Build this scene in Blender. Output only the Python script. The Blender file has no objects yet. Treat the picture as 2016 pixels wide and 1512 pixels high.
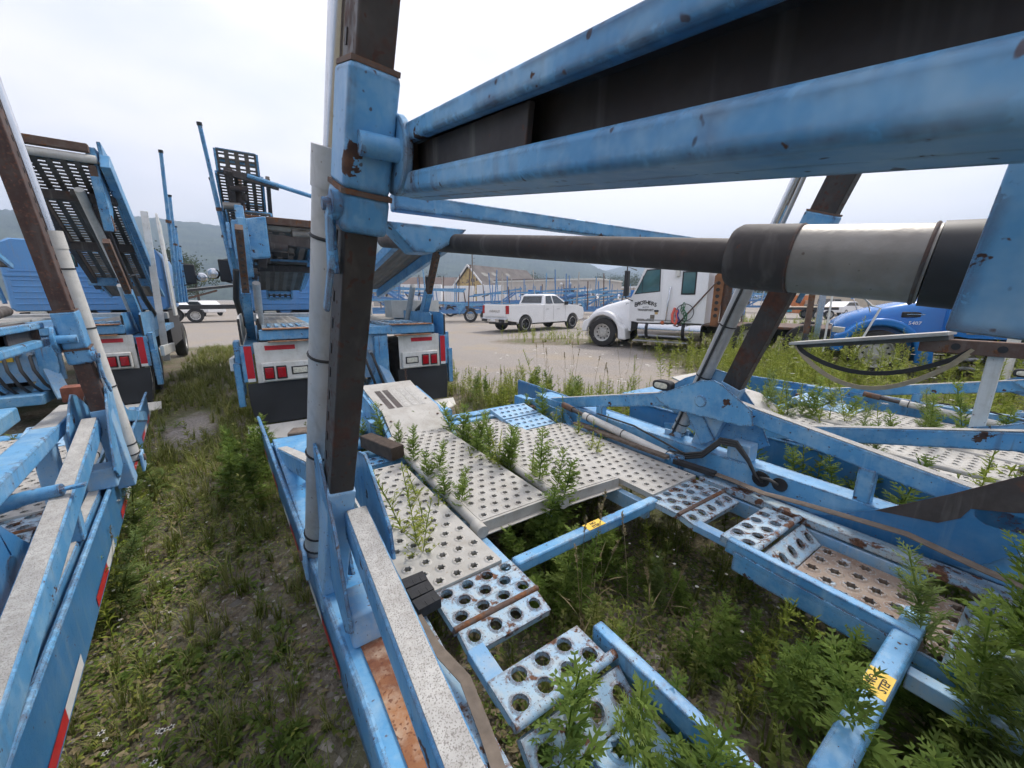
import bpy, bmesh, math, random
import numpy as np
from mathutils import Vector, Matrix, noise
R = math.radians
random.seed(7)
rng = np.random.default_rng(7)
sc = bpy.context.scene
COL = sc.collection

# ------------------------------------------------------------------ camera
CAM_H = 1.7
PITCH = 12.513
cd = bpy.data.cameras.new('camera'); cam = bpy.data.objects.new('camera', cd); COL.objects.link(cam)
cam.location = (0, 0, CAM_H); cam.rotation_euler = (R(90 - PITCH), 0, 0)
cd.sensor_width = 36; cd.lens = 757 / 2016 * 36; cd.clip_start = .02; cd.clip_end = 9000
sc.camera = cam

# ------------------------------------------------------------------ sky, sun, exposure
SUN_EL, SUN_AZ = 52, 40        # azimuth to the right of the view direction
w = bpy.data.worlds.new('World'); sc.world = w; w.use_nodes = True
n = w.node_tree.nodes; l = w.node_tree.links; n.clear()
wo = n.new('ShaderNodeOutputWorld'); sky = n.new('ShaderNodeTexSky'); sky.sky_type = 'NISHITA'; sky.sun_disc = False
sky.sun_elevation = R(SUN_EL); sky.sun_rotation = R(SUN_AZ); sky.dust_density = 4; sky.air_density = 1.2
b1 = n.new('ShaderNodeBackground'); b1.inputs[1].default_value = .12; l.new(sky.outputs[0], b1.inputs[0])
tc = n.new('ShaderNodeTexCoord'); mp = n.new('ShaderNodeMapping'); mp.inputs['Scale'].default_value = (1, 1, 2.4)
l.new(tc.outputs['Generated'], mp.inputs[0])
nz = n.new('ShaderNodeTexNoise'); nz.inputs['Scale'].default_value = 1.6; nz.inputs['Detail'].default_value = 5; nz.inputs['Roughness'].default_value = .5
l.new(mp.outputs[0], nz.inputs[0])
cr = n.new('ShaderNodeValToRGB'); cr.color_ramp.elements[0].position = .36; cr.color_ramp.elements[0].color = (.42, .45, .545, 1)
cr.color_ramp.elements[1].position = .58; cr.color_ramp.elements[1].color = (.65, .62, .65, 1)
l.new(nz.outputs[0], cr.inputs[0])
b2 = n.new('ShaderNodeBackground'); b2.inputs[1].default_value = .98; l.new(cr.outputs[0], b2.inputs[0])
mx = n.new('ShaderNodeMixShader'); mx.inputs[0].default_value = .86
l.new(b1.outputs[0], mx.inputs[1]); l.new(b2.outputs[0], mx.inputs[2]); l.new(mx.outputs[0], wo.inputs[0])
sd = bpy.data.lights.new('sun', 'SUN'); sun = bpy.data.objects.new('sun', sd); COL.objects.link(sun)
sd.energy = 1.5; sd.angle = R(14); sd.color = (1, .95, .88)
saz = R(SUN_AZ); sel = R(SUN_EL)
sdir = Vector((math.sin(saz) * math.cos(sel), math.cos(saz) * math.cos(sel), math.sin(sel)))
sun.rotation_euler = sdir.to_track_quat('Z', 'Y').to_euler(); sun.location = (0, 0, 30)
vs = sc.view_settings; vs.view_transform = 'Standard'; vs.look = 'None'; vs.exposure = 1.14; vs.gamma = 1

cy_ = sc.cycles
cy_.max_bounces = 5; cy_.diffuse_bounces = 3; cy_.glossy_bounces = 2; cy_.transmission_bounces = 3; cy_.volume_bounces = 0
cy_.caustics_reflective = False; cy_.caustics_refractive = False; cy_.use_adaptive_sampling = True; cy_.adaptive_threshold = .03; cy_.use_denoising = True

# ------------------------------------------------------------------ helpers: properties and meshes
def tag(o, label=None, cat=None, group=None, kind=None):
    if label: o['label'] = label
    if cat: o['category'] = cat
    if group: o['group'] = group
    if kind: o['kind'] = kind
    return o

def thing(name, label, cat, loc=(0, 0, 0), rz=0, group=None):
    o = bpy.data.objects.new(name, None); COL.objects.link(o)
    o.location = loc; o.rotation_euler = (0, 0, rz); o.empty_display_size = .2
    return tag(o, label, cat, group)

def V3(p): return Vector(p)

class MB:
    def __init__(self): self.v = []; self.f = []
    def add(self, vs, fs):
        k = len(self.v); self.v += [tuple(p) for p in vs]; self.f += [tuple(i + k for i in f) for f in fs]; return self
    def box(self, x0, x1, y0, y1, z0, z1):
        vs = [(x, y, z) for z in (z0, z1) for y in (y0, y1) for x in (x0, x1)]
        return self.add(vs, [(0, 2, 3, 1), (4, 5, 7, 6), (0, 1, 5, 4), (2, 6, 7, 3), (0, 4, 6, 2), (1, 3, 7, 5)])
    def bar(self, p, q, w, h, up=(0, 0, 1)):        # box section from p to q, w across, h along 'up'
        p, q, up = V3(p), V3(q), V3(up); d = (q - p).normalized(); s = d.cross(up)
        if s.length < 1e-5: s = d.cross(V3((1, 0, 0)))
        s.normalize(); t = s.cross(d).normalized()
        c = [p + s * (a * w / 2) + t * (b * h / 2) for a, b in ((-1, -1), (1, -1), (1, 1), (-1, 1))]
        e = [r + (q - p) for r in c]
        return self.add(c + e, [(3, 2, 1, 0), (4, 5, 6, 7), (0, 1, 5, 4), (1, 2, 6, 5), (2, 3, 7, 6), (3, 0, 4, 7)])
    def tube(self, pts, r, nn=10, caps=True):
        pts = [V3(p) for p in pts]; m = len(pts)
        rr = r if isinstance(r, (list, tuple)) else [r] * m
        d0 = (pts[1] - pts[0]).normalized(); a = d0.orthogonal().normalized(); vs = []
        for i, p in enumerate(pts):
            d = (pts[min(i + 1, m - 1)] - pts[max(i - 1, 0)]).normalized()
            a = (a - d * a.dot(d)); a = a.normalized() if a.length > 1e-6 else d.orthogonal().normalized(); b = d.cross(a)
            for k in range(nn):
                t = 2 * math.pi * k / nn; vs.append(p + (a * math.cos(t) + b * math.sin(t)) * rr[i])
        fs = [(i * nn + k, i * nn + (k + 1) % nn, (i + 1) * nn + (k + 1) % nn, (i + 1) * nn + k) for i in range(m - 1) for k in range(nn)]
        if caps: fs += [tuple(range(nn))[::-1], tuple((m - 1) * nn + k for k in range(nn))]
        return self.add(vs, fs)
    def cyl(self, p, q, r, nn=16, r2=None): return self.tube([p, q], [r, r if r2 is None else r2], nn)
    def ring(self, c, axis, R0, r, nn=20, mm=6):
        c, ax = V3(c), V3(axis).normalized(); a = ax.orthogonal().normalized(); b = ax.cross(a); vs = []
        for i in range(nn):
            t = 2 * math.pi * i / nn; e = a * math.cos(t) + b * math.sin(t)
            for k in range(mm):
                s = 2 * math.pi * k / mm; vs.append(c + e * (R0 + r * math.cos(s)) + ax * (r * math.sin(s)))
        return self.add(vs, [(i * mm + k, ((i + 1) % nn) * mm + k, ((i + 1) % nn) * mm + (k + 1) % mm, i * mm + (k + 1) % mm) for i in range(nn) for k in range(mm)])
    def prism(self, poly, t0, t1, axis='x'):        # polygon in the plane across 'axis', between t0 and t1 on it
        m = len(poly)
        def P(a, b, t): return (t, a, b) if axis == 'x' else (a, t, b) if axis == 'y' else (a, b, t)
        vs = [P(a, b, t0) for a, b in poly] + [P(a, b, t1) for a, b in poly]
        fs = [tuple(range(m))[::-1], tuple(range(m, 2 * m))] + [(i, (i + 1) % m, m + (i + 1) % m, m + i) for i in range(m)]
        return self.add(vs, fs)
    def loft(self, secs, caps=True):
        m = len(secs[0]); vs = [p for s in secs for p in s]
        fs = [(i * m + k, i * m + (k + 1) % m, (i + 1) * m + (k + 1) % m, (i + 1) * m + k) for i in range(len(secs) - 1) for k in range(m)]
        if caps: fs += [tuple(range(m))[::-1], tuple((len(secs) - 1) * m + k for k in range(m))]
        return self.add(vs, fs)
    def lathe(self, prof, c=(0, 0, 0), axis='x', nn=24, caps=True):   # prof: (distance on the axis, radius)
        vs = []
        for a, r in prof:
            for k in range(nn):
                t = 2 * math.pi * k / nn; u, v_ = r * math.cos(t), r * math.sin(t)
                p = (a, u, v_) if axis == 'x' else (u, a, v_) if axis == 'y' else (u, v_, a)
                vs.append((p[0] + c[0], p[1] + c[1], p[2] + c[2]))
        m = len(prof)
        fs = [(i * nn + k, i * nn + (k + 1) % nn, (i + 1) * nn + (k + 1) % nn, (i + 1) * nn + k) for i in range(m - 1) for k in range(nn)]
        if caps: fs += [tuple(range(nn))[::-1], tuple((m - 1) * nn + k for k in range(nn))]
        return self.add(vs, fs)
    def mesh(self, name, smooth=False):
        me = bpy.data.meshes.new(name); me.from_pydata(self.v, [], self.f); me.validate()
        b = bmesh.new(); b.from_mesh(me); bmesh.ops.recalc_face_normals(b, faces=b.faces[:]); b.to_mesh(me); b.free()
        if smooth: me.shade_smooth() if hasattr(me, 'shade_smooth') else None
        return me
    def build(self, name, mat, parent=None, bevel=0, smooth=None, label=None):
        me = self.mesh(name); me.materials.append(M[mat])
        o = bpy.data.objects.new(name, me); COL.objects.link(o); o.parent = parent
        if smooth is not None:
            me.polygons.foreach_set('use_smooth', [True] * len(me.polygons))
            me.set_sharp_from_angle(angle=R(smooth))
        if bevel:
            m = o.modifiers.new('bevel', 'BEVEL'); m.width = bevel; m.segments = 3; m.limit_method = 'ANGLE'; m.angle_limit = R(40)
            if smooth is None: me.polygons.foreach_set('use_smooth', [True] * len(me.polygons)); m.harden_normals = True
        if label: o['label'] = label
        return o

def link_mesh(name, me, parent=None, loc=(0, 0, 0), rot=(0, 0, 0), scale=(1, 1, 1)):
    o = bpy.data.objects.new(name, me); COL.objects.link(o); o.parent = parent
    o.location = loc; o.rotation_euler = rot; o.scale = scale; return o

def np_mesh(name, verts, faces, mat, loops=4):
    me = bpy.data.meshes.new(name); nf = len(faces)
    me.vertices.add(len(verts)); me.vertices.foreach_set('co', np.asarray(verts, np.float32).ravel())
    me.loops.add(nf * loops); me.loops.foreach_set('vertex_index', np.asarray(faces, np.int32).ravel())
    me.polygons.add(nf); me.polygons.foreach_set('loop_start', np.arange(0, nf * loops, loops, dtype=np.int32))
    me.update(calc_edges=True); me.validate(); me.materials.append(M[mat]); return me

_tc = {}
def text(body, size, mat, parent, mtx, depth=.0006, name='lettering', align='CENTER', shear=0, bold=0, label=None):
    cu = bpy.data.curves.new('t', 'FONT'); cu.body = body; cu.size = size; cu.extrude = depth; cu.align_x = align; cu.align_y = 'CENTER'
    cu.shear = shear; cu.offset = bold; cu.resolution_u = 2
    t = bpy.data.objects.new('t', cu); COL.objects.link(t)
    dg = bpy.context.evaluated_depsgraph_get(); me = bpy.data.meshes.new_from_object(t.evaluated_get(dg))
    bpy.data.objects.remove(t); bpy.data.curves.remove(cu)
    me.materials.clear(); me.materials.append(M[mat])
    o = bpy.data.objects.new(name, me); COL.objects.link(o); o.parent = parent; o.matrix_local = mtx
    return o

def frame(o, x, y, z=None):       # matrix from an origin and the local x and y directions
    x = V3(x).normalized(); y = V3(y).normalized(); z = x.cross(y)
    return Matrix(((x.x, y.x, z.x, o[0]), (x.y, y.y, z.y, o[1]), (x.z, y.z, z.z, o[2]), (0, 0, 0, 1)))

# ------------------------------------------------------------------ materials (all procedural)
M = {}
def nodes(name):
    m = bpy.data.materials.new(name); m.use_nodes = True; M[name] = m
    nt = m.node_tree; return m, nt.nodes, nt.links, nt.nodes['Principled BSDF']
def c4(c): return (c[0], c[1], c[2], 1)
def plain(name, c, rough=.6, metal=0, emit=None, var=.12, scale=14, bump=0, trans=0, spec=.5):
    m, n, l, b = nodes(name)
    t = n.new('ShaderNodeTexCoord'); z = n.new('ShaderNodeTexNoise'); z.inputs['Scale'].default_value = scale; z.inputs['Detail'].default_value = 6
    l.new(t.outputs['Object'], z.inputs[0])
    r = n.new('ShaderNodeValToRGB'); r.color_ramp.elements[0].position = .3; r.color_ramp.elements[1].position = .7
    r.color_ramp.elements[0].color = c4([x * (1 - var) for x in c]); r.color_ramp.elements[1].color = c4([min(1, x * (1 + var)) for x in c])
    l.new(z.outputs[0], r.inputs[0]); l.new(r.outputs[0], b.inputs['Base Color'])
    b.inputs['Roughness'].default_value = rough; b.inputs['Metallic'].default_value = metal; b.inputs['Specular IOR Level'].default_value = spec
    if trans: b.inputs['Transmission Weight'].default_value = trans
    if bump:
        bp = n.new('ShaderNodeBump'); bp.inputs['Strength'].default_value = bump; bp.inputs['Distance'].default_value = .01
        l.new(z.outputs[0], bp.inputs['Height']); l.new(bp.outputs[0], b.inputs['Normal'])
    if emit: b.inputs['Emission Color'].default_value = c4(c); b.inputs['Emission Strength'].default_value = emit
    return m

def paint(name, c1, c2, rough=.5, rust=(.10, .042, .02), rust2=(.2, .085, .035), thr=.66, thr_w=.03, scale=5, edge=.5, edge_r=.008, streak=.35, dirt=(.3, .29, .26), dirt_amt=.3, speck=.74, metal=0, runs=0, chip_n=1.0):
    """weathered coating: chalky tone variation, dirt film, chipped patches and chipped edges down to rust"""
    m, n, l, b = nodes(name)
    t = n.new('ShaderNodeTexCoord'); P = t.outputs['Object']
    def noi(s, d=6, rg=.55, vec=None):
        z = n.new('ShaderNodeTexNoise'); z.inputs['Scale'].default_value = s; z.inputs['Detail'].default_value = d; z.inputs['Roughness'].default_value = rg
        l.new(vec or P, z.inputs[0]); return z.outputs[0]
    def ramp(x, a, bb, ca=(0, 0, 0), cb=(1, 1, 1)):
        r = n.new('ShaderNodeValToRGB'); r.color_ramp.elements[0].position = a; r.color_ramp.elements[1].position = bb
        r.color_ramp.elements[0].color = c4(ca); r.color_ramp.elements[1].color = c4(cb); l.new(x, r.inputs[0]); return r.outputs[0]
    def mix(f, a, bb):
        x = n.new('ShaderNodeMix'); x.data_type = 'RGBA'
        for s, v_ in ((x.inputs[0], f), (x.inputs[6], a), (x.inputs[7], bb)):
            if isinstance(v_, (tuple, list)): s.default_value = c4(v_)
            elif isinstance(v_, (int, float)): s.default_value = v_
            else: l.new(v_, s)
        return x.outputs[2]
    def mth(op, a, bb):
        x = n.new('ShaderNodeMath'); x.operation = op; x.use_clamp = True
        for s, v_ in ((x.inputs[0], a), (x.inputs[1], bb)):
            if isinstance(v_, (int, float)): s.default_value = v_
            else: l.new(v_, s)
        return x.outputs[0]
    base = mix(ramp(noi(scale * .5, 3), .35, .65), c1, c2)
    fine = noi(scale * 9, 2)
    mv = n.new('ShaderNodeMapping'); mv.inputs['Scale'].default_value = (26, 26, 1.6); l.new(P, mv.inputs[0])
    st = ramp(noi(1.0, 3, .6, mv.outputs[0]), .55, .75)
    base = mix(mth('MULTIPLY', st, streak), base, dirt)
    if runs:
        mv2 = n.new('ShaderNodeMapping'); mv2.inputs['Scale'].default_value = (34, 34, 2.2); mv2.inputs['Location'].default_value = (3, 7, 1); l.new(P, mv2.inputs[0])
        ru = mth('MULTIPLY', ramp(noi(1.0, 2, .5, mv2.outputs[0]), .56, .70), ramp(noi(scale * .45, 2), .52, .66)); base = mix(mth('MULTIPLY', ru, runs), base, rust2)
    base = mix(mth('MULTIPLY', ramp(noi(scale * 1.7, 4, .7), .45, .75), dirt_amt), base, dirt)
    n1 = noi(scale * chip_n, 5, .68)
    chip = ramp(n1, thr, thr + thr_w)
    sp = ramp(noi(scale * 12, 1, .5), speck, speck + .04)
    chip = mth('MAXIMUM', chip, mth('MULTIPLY', sp, .8))
    if edge > 0:
        bv = n.new('ShaderNodeBevel'); bv.samples = 3; bv.inputs[0].default_value = edge_r
        g = n.new('ShaderNodeNewGeometry'); d = n.new('ShaderNodeVectorMath'); d.operation = 'DOT_PRODUCT'
        l.new(bv.outputs[0], d.inputs[0]); l.new(g.outputs['Normal'], d.inputs[1])
        e = ramp(d.outputs['Value'], .86, .985, (1, 1, 1), (0, 0, 0))
        x_ = n.new('ShaderNodeMath'); x_.operation = 'MULTIPLY_ADD'; x_.inputs[1].default_value = .15 + .11 * edge; l.new(e, x_.inputs[0]); l.new(noi(scale * 5, 4, .68), x_.inputs[2])
        chip = mth('MAXIMUM', chip, ramp(x_.outputs[0], .695, .712))
    rc = mix(ramp(fine, .35, .65), rust, rust2)
    col = mix(chip, base, rc)
    l.new(col, b.inputs['Base Color'])
    rr = n.new('ShaderNodeMapRange'); rr.inputs[3].default_value = rough; rr.inputs[4].default_value = .9; l.new(chip, rr.inputs[0]); l.new(rr.outputs[0], b.inputs['Roughness'])
    b.inputs['Metallic'].default_value = metal
    bp = n.new('ShaderNodeBump'); bp.inputs['Strength'].default_value = .35; bp.inputs['Distance'].default_value = .002
    h = mth('ADD', mth('MULTIPLY', fine, .3), mth('MULTIPLY', chip, -.7)); l.new(fine, bp.inputs['Height']); l.new(bp.outputs[0], b.inputs['Normal'])
    return m

BLUE1, BLUE2 = (.125, .355, .60), (.060, .235, .455)
paint('blue', BLUE1, BLUE2, rough=.42, thr=.645, thr_w=.012, edge=1, edge_r=.022, rust=(.045, .024, .019), rust2=(.10, .05, .032), dirt=(.36, .52, .62), dirt_amt=.6, streak=.3, speck=.72, runs=.8, chip_n=1.9)
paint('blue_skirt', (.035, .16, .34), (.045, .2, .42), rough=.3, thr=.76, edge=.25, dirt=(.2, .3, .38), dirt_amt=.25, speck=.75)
paint('blue_pale', (.26, .45, .62), (.17, .36, .58), rough=.5, thr=.67, edge=.8, rust=(.07, .032, .02), rust2=(.15, .07, .035), dirt=(.5, .5, .46), dirt_amt=.5, streak=.4, scale=7, speck=.71)
paint('blue_rusty', (.33, .47, .56), (.24, .40, .56), rough=.55, thr=.54, thr_w=.05, edge=1, edge_r=.02, rust=(.085, .038, .022), rust2=(.17, .085, .05), dirt=(.46, .42, .35), dirt_amt=.75, streak=.2, scale=9, speck=.66)
paint('blue_far', (.05, .17, .40), (.08, .23, .46), rough=.5, thr=.68, edge=0, dirt_amt=.2, scale=1.5)
paint('blue_cab', (.10, .27, .56), (.13, .33, .62), rough=.33, thr=.80, edge=0, dirt_amt=.2, scale=1.2, speck=.8)
paint('post_rust', (.018, .016, .015), (.034, .027, .023), rough=.5, thr=.57, thr_w=.10, rust=(.085, .03, .015), rust2=(.045, .022, .015), edge=.4, dirt=(.10, .085, .075), dirt_amt=.4, streak=.55, scale=4, speck=.62)
paint('post_red', (.045, .022, .017), (.075, .036, .026), rough=.7, thr=.55, thr_w=.15, rust=(.11, .04, .022), rust2=(.16, .085, .06), edge=.4, dirt=(.13, .115, .1), dirt_amt=.5, streak=.5, scale=6, speck=.6)
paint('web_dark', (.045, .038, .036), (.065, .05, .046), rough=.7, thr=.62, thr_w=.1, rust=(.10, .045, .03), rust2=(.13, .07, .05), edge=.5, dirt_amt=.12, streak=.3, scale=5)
paint('rust_orange', (.34, .15, .06), (.15, .055, .028), rough=.85, thr=.56, thr_w=.2, rust=(.10, .03, .018), rust2=(.20, .075, .035), edge=0, dirt=(.48, .38, .28), dirt_amt=.9, streak=0, scale=8, speck=.6)
paint('alum', (.37, .355, .325), (.46, .445, .41), rough=.6, thr=.80, thr_w=.1, rust=(.24, .19, .14), rust2=(.34, .29, .22), edge=0, dirt=(.25, .22, .18), dirt_amt=.65, streak=.1, scale=4, speck=.72)
paint('alum_shaded', (.075, .069, .06), (.11, .10, .088), rough=.65, thr=.66, thr_w=.1, rust=(.12, .075, .05), rust2=(.2, .16, .12), edge=0, dirt_amt=.15, streak=.2, scale=4)  # dark copy of alum: shade under the ramps painted into the colour, plus grime
paint('cyl_grey', (.42, .425, .42), (.52, .515, .50), rough=.4, thr=.76, thr_w=.06, rust=(.19, .16, .13), rust2=(.25, .22, .19), edge=0, dirt=(.24, .22, .2), dirt_amt=.5, streak=.5, scale=6, metal=.25)
paint('cyl_brown', (.25, .235, .21), (.33, .315, .29), rough=.45, thr=.70, thr_w=.06, rust=(.13, .10, .08), rust2=(.19, .16, .13), edge=0, dirt=(.17, .15, .13), dirt_amt=.6, streak=.5, scale=9, metal=.35, speck=.75)
paint('cyl_pale', (.62, .61, .57), (.54, .52, .48), rough=.5, thr=.72, thr_w=.06, rust=(.25, .2, .15), rust2=(.3, .26, .2), edge=0, dirt=(.32, .3, .26), dirt_amt=.4, streak=.4, scale=8)
paint('grip', (.50, .49, .46), (.38, .37, .35), rough=.95, thr=.78, thr_w=.04, rust=(.16, .145, .13), rust2=(.24, .23, .21), edge=0, dirt=(.27, .25, .22), dirt_amt=.7, streak=0, scale=26, speck=.56, chip_n=.3)
paint('white_old', (.64, .63, .58), (.72, .71, .67), rough=.5, thr=.74, edge=.3, dirt=(.4, .37, .3), dirt_amt=.5, streak=.4, scale=6, speck=.75)
paint('ramp_rust', (.27, .21, .165), (.20, .13, .09), rough=.8, thr=.60, thr_w=.05, rust=(.34, .44, .52), rust2=(.42, .5, .56), edge=.4, dirt=(.34, .29, .24), dirt_amt=.7, streak=.1, scale=8, speck=.7)
paint('rust_dark', (.09, .05, .036), (.13, .085, .065), rough=.85, thr=.56, edge=.3, dirt=(.2, .17, .14), dirt_amt=.4, scale=8)
plain('chrome', (.62, .63, .65), .16, 1, var=.05)
plain('steel', (.42, .43, .44), .32, .8, var=.12)
plain('black', (.018, .018, .019), .55)
plain('rubber', (.022, .022, .024), .8, var=.25, bump=.3, scale=30)
plain('tyre', (.032, .031, .030), .85, var=.25, bump=.2, scale=30)
plain('flap', (.016, .018, .021), .55, var=.35, scale=3)
plain('flap_white', (.60, .58, .53), .7, var=.12, scale=7)
plain('wood', (.13, .10, .078), .9, var=.4, scale=22, bump=.5)
plain('wood_brown', (.055, .038, .028), .9, var=.4, scale=22, bump=.5)
plain('wood_red', (.21, .075, .045), .9, var=.35, scale=22, bump=.5)
plain('strap', (.17, .135, .105), .95, var=.2, scale=30)
plain('strap_tan', (.36, .29, .19), .95, var=.15, scale=30)
plain('strap_black', (.03, .028, .027), .8)
plain('hose', (.03, .03, .03), .5)
plain('red_tape', (.52, .018, .03), .3, var=.08)
plain('white_tape', (.72, .72, .70), .35, var=.06)
plain('red_lens', (.36, .008, .012), .12, var=.25, scale=60)
plain('amber_lens', (.62, .16, .06), .2)
plain('clear_lens', (.62, .60, .50), .15, var=.25, scale=60)
plain('yellow_label', (.80, .52, .05), .5, var=.06)
plain('label_ink', (.02, .018, .015), .7)
plain('paint_white', (.80, .80, .80), .25, var=.03, scale=2)
plain('paint_white_chalk', (.74, .74, .71), .38, var=.06, scale=2)
plain('paint_blue_truck', (.018, .17, .50), .2, var=.05, scale=2)
plain('gold', (.55, .38, .16), .5, var=.06)
plain('glass', (.025, .032, .034), .06, var=.2, spec=.8)
plain('glass_green', (.06, .13, .13), .06, var=.3, scale=2, spec=.8)
plain('rim', (.52, .51, .48), .4, .35, var=.2)
plain('rim_black', (.03, .03, .032), .35)
plain('hose_green', (.02, .14, .05), .5)
plain('hose_red', (.75, .14, .10), .5)
plain('hose_blue', (.02, .05, .32), .5)
plain('orange_rust', (.24, .105, .045), .8, var=.3, scale=5)
plain('orange', (.55, .20, .06), .8, var=.2, scale=3)
plain('teal', (.03, .30, .40), .6, var=.2, scale=3)
plain('beige', (.58, .50, .38), .8, var=.06, scale=2)
plain('block_wall', (.50, .46, .41), .9, var=.08, scale=1.5)
plain('roof_dark', (.12, .105, .098), .9, var=.3, scale=.6)
plain('roof_brown', (.15, .115, .10), .9, var=.2, scale=.4)
plain('gable', (.50, .37, .16), .9, var=.35, scale=1.6)
plain('white_panel', (.74, .74, .74), .6, var=.04, scale=1)
plain('olive_grey', (.16, .145, .12), .5)
plain('pole', (.17, .15, .13), .9)
plain('bark', (.08, .06, .045), .95, var=.3, scale=20)

def leafmat(name, cs, trans=.25, rough=.6, vscale=None):
    m, n, l, b = nodes(name)
    oi = n.new('ShaderNodeObjectInfo'); at = n.new('ShaderNodeAttribute'); at.attribute_name = 'tone'
    ad = n.new('ShaderNodeMath'); ad.operation = 'MULTIPLY_ADD'; ad.inputs[1].default_value = .35; l.new(oi.outputs['Random'], ad.inputs[0]); l.new(at.outputs['Fac'], ad.inputs[2])
    fr = n.new('ShaderNodeMath'); fr.operation = 'MULTIPLY'; fr.inputs[1].default_value = .74; l.new(ad.outputs[0], fr.inputs[0])
    r = n.new('ShaderNodeValToRGB'); e = r.color_ramp.elements
    e[0].color = c4(cs[0]); e[1].color = c4(cs[-1])
    for i, c in enumerate(cs[1:-1]): x = e.new((i + 1) / (len(cs) - 1)); x.color = c4(c)
    l.new(fr.outputs[0], r.inputs[0]); l.new(r.outputs[0], b.inputs['Base Color']); b.inputs['Roughness'].default_value = rough
    b.inputs['Specular IOR Level'].default_value = .25
    tr = n.new('ShaderNodeBsdfTranslucent'); l.new(r.outputs[0], tr.inputs[0])
    ms = n.new('ShaderNodeMixShader'); ms.inputs[0].default_value = trans
    l.new(b.outputs[0], ms.inputs[1]); l.new(tr.outputs[0], ms.inputs[2]); l.new(ms.outputs[0], n['Material Output'].inputs[0])
leafmat('leaf', [(.075, .125, .02), (.125, .195, .034), (.19, .27, .05), (.29, .35, .09)], trans=0.4)
leafmat('leaf_grey', [(.10, .15, .04), (.16, .22, .06), (.24, .30, .09)], trans=0.4)
leafmat('leaf_bright', [(.14, .18, .022), (.22, .275, .04), (.32, .36, .06), (.40, .40, .10)], trans=0.4)
leafmat('grass', [(.10, .135, .025), (.16, .20, .04), (.28, .28, .09), (.42, .37, .18)], trans=0.35)
leafmat('straw', [(.22, .17, .09), (.34, .28, .16)], trans=.1)
leafmat('petal', [(.70, .68, .60), (.82, .8, .74)], trans=.2)
leafmat('tree_leaf', [(.022, .042, .016), (.04, .07, .025), (.07, .10, .04)], trans=.15)
leafmat('stone', [(.12, .105, .09), (.22, .20, .17), (.36, .33, .29), (.46, .43, .38)], trans=0, rough=.9)
# ------------------------------------------------------------------ main frame of reference of the yard: trailer axis 34 degrees left of the view
TH = R(34)
UX, UY = -math.sin(TH), math.cos(TH); VX, VY = math.cos(TH), math.sin(TH)
def W(u, v, z=0): return Vector((UX * u + VX * v, UY * u + VY * v, z))
def sstep(a, b, x):
    t = np.clip((x - a) / (b - a), 0, 1); return t * t * (3 - 2 * t)

# ------------------------------------------------------------------ ground
def gravel_mask(x, y):
    x = np.asarray(x, float); y = np.asarray(y, float)
    u = UX * x + UY * y; v = VX * x + VY * y
    g = sstep(0, 1, (u - (16.5 + .10 * (v + 1))) / 3.0)                        # the far lane
    a = sstep(6.0, 7.6, y + .45 * x) * sstep(5.2, 2.6, x - .10 * (y - 8)) * sstep(2.6, 3.6, v)   # the near lane between trailer and tractor
    g = np.maximum(g, a)
    g = np.maximum(g, sstep(20, 26, y) * sstep(30, 16, x))
    g = np.maximum(g, sstep(24, 30, y) * .9)
    ye = np.exp(-(((x - 1.6) / 2.6) ** 2 + ((y - 15.8) / 1.5) ** 2) * 1.1); g = g * (1 - .95 * np.clip(ye * 1.3, 0, 1))
    g = np.maximum(g, .75 * np.exp(-(((u - 6.6) / 1.3) ** 2 + ((v + .85) / .38) ** 2)))
    return np.clip(g, 0, 1)
def ground_h(x, y):
    return .018 * np.sin(x * 1.7 + .6) * np.cos(y * 1.3) + .012 * np.sin(x * 4.1 + y * 3.3)
co = [0.0]
s = .14
while co[-1] < 5200: co.append(co[-1] + s); s *= 1.045 if co[-1] > 3 else 1
co = np.array(co); xs = np.concatenate([-co[:0:-1], co]); ys = xs + 3.0
gx, gy = np.meshgrid(xs, ys); hz = ground_h(gx, gy) * np.exp(-(np.hypot(gx, gy) / 16) ** 2) - .01
nn_ = len(xs); gv = np.stack([gx.ravel(), gy.ravel(), hz.ravel()], 1)
ii = (np.arange(nn_ - 1)[:, None] * nn_ + np.arange(nn_ - 1)[None, :]).ravel()
gf = np.stack([ii, ii + 1, ii + nn_ + 1, ii + nn_], 1)

m, n, l, b = nodes('ground')
t = n.new('ShaderNodeTexCoord'); P = t.outputs['Object']
def gn(scale, d=8, rg=.6):
    z = n.new('ShaderNodeTexNoise'); z.inputs['Scale'].default_value = scale; z.inputs['Detail'].default_value = d; z.inputs['Roughness'].default_value = rg; l.new(P, z.inputs[0]); return z.outputs[0]
def grmp(x, stops):
    r = n.new('ShaderNodeValToRGB'); e = r.color_ramp.elements
    e[0].position, e[0].color = stops[0][0], c4(stops[0][1]); e[1].position, e[1].color = stops[-1][0], c4(stops[-1][1])
    for p, c in stops[1:-1]: q = e.new(p); q.color = c4(c)
    l.new(x, r.inputs[0]); return r.outputs[0]
def gmix(f, a, bb):
    x = n.new('ShaderNodeMix'); x.data_type = 'RGBA'; l.new(f, x.inputs[0]); l.new(a, x.inputs[6]); l.new(bb, x.inputs[7]); return x.outputs[2]
vo = n.new('ShaderNodeTexVoronoi'); vo.inputs['Scale'].default_value = 46; l.new(P, vo.inputs[0])
soil = grmp(gn(26,4), [(.3, (.10, .078, .055)), (.5, (.185, .15, .108)), (.7, (.31, .265, .20))])
peb = grmp(vo.outputs['Color'], [(.2, (.13, .112, .09)), (.6, (.26, .23, .19)), (.9, (.42, .385, .33))])
soil = gmix(grmp(gn(2.2, 5), [(.42, (0, 0, 0)), (.6, (.8, .8, .8))]), soil, peb)
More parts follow.
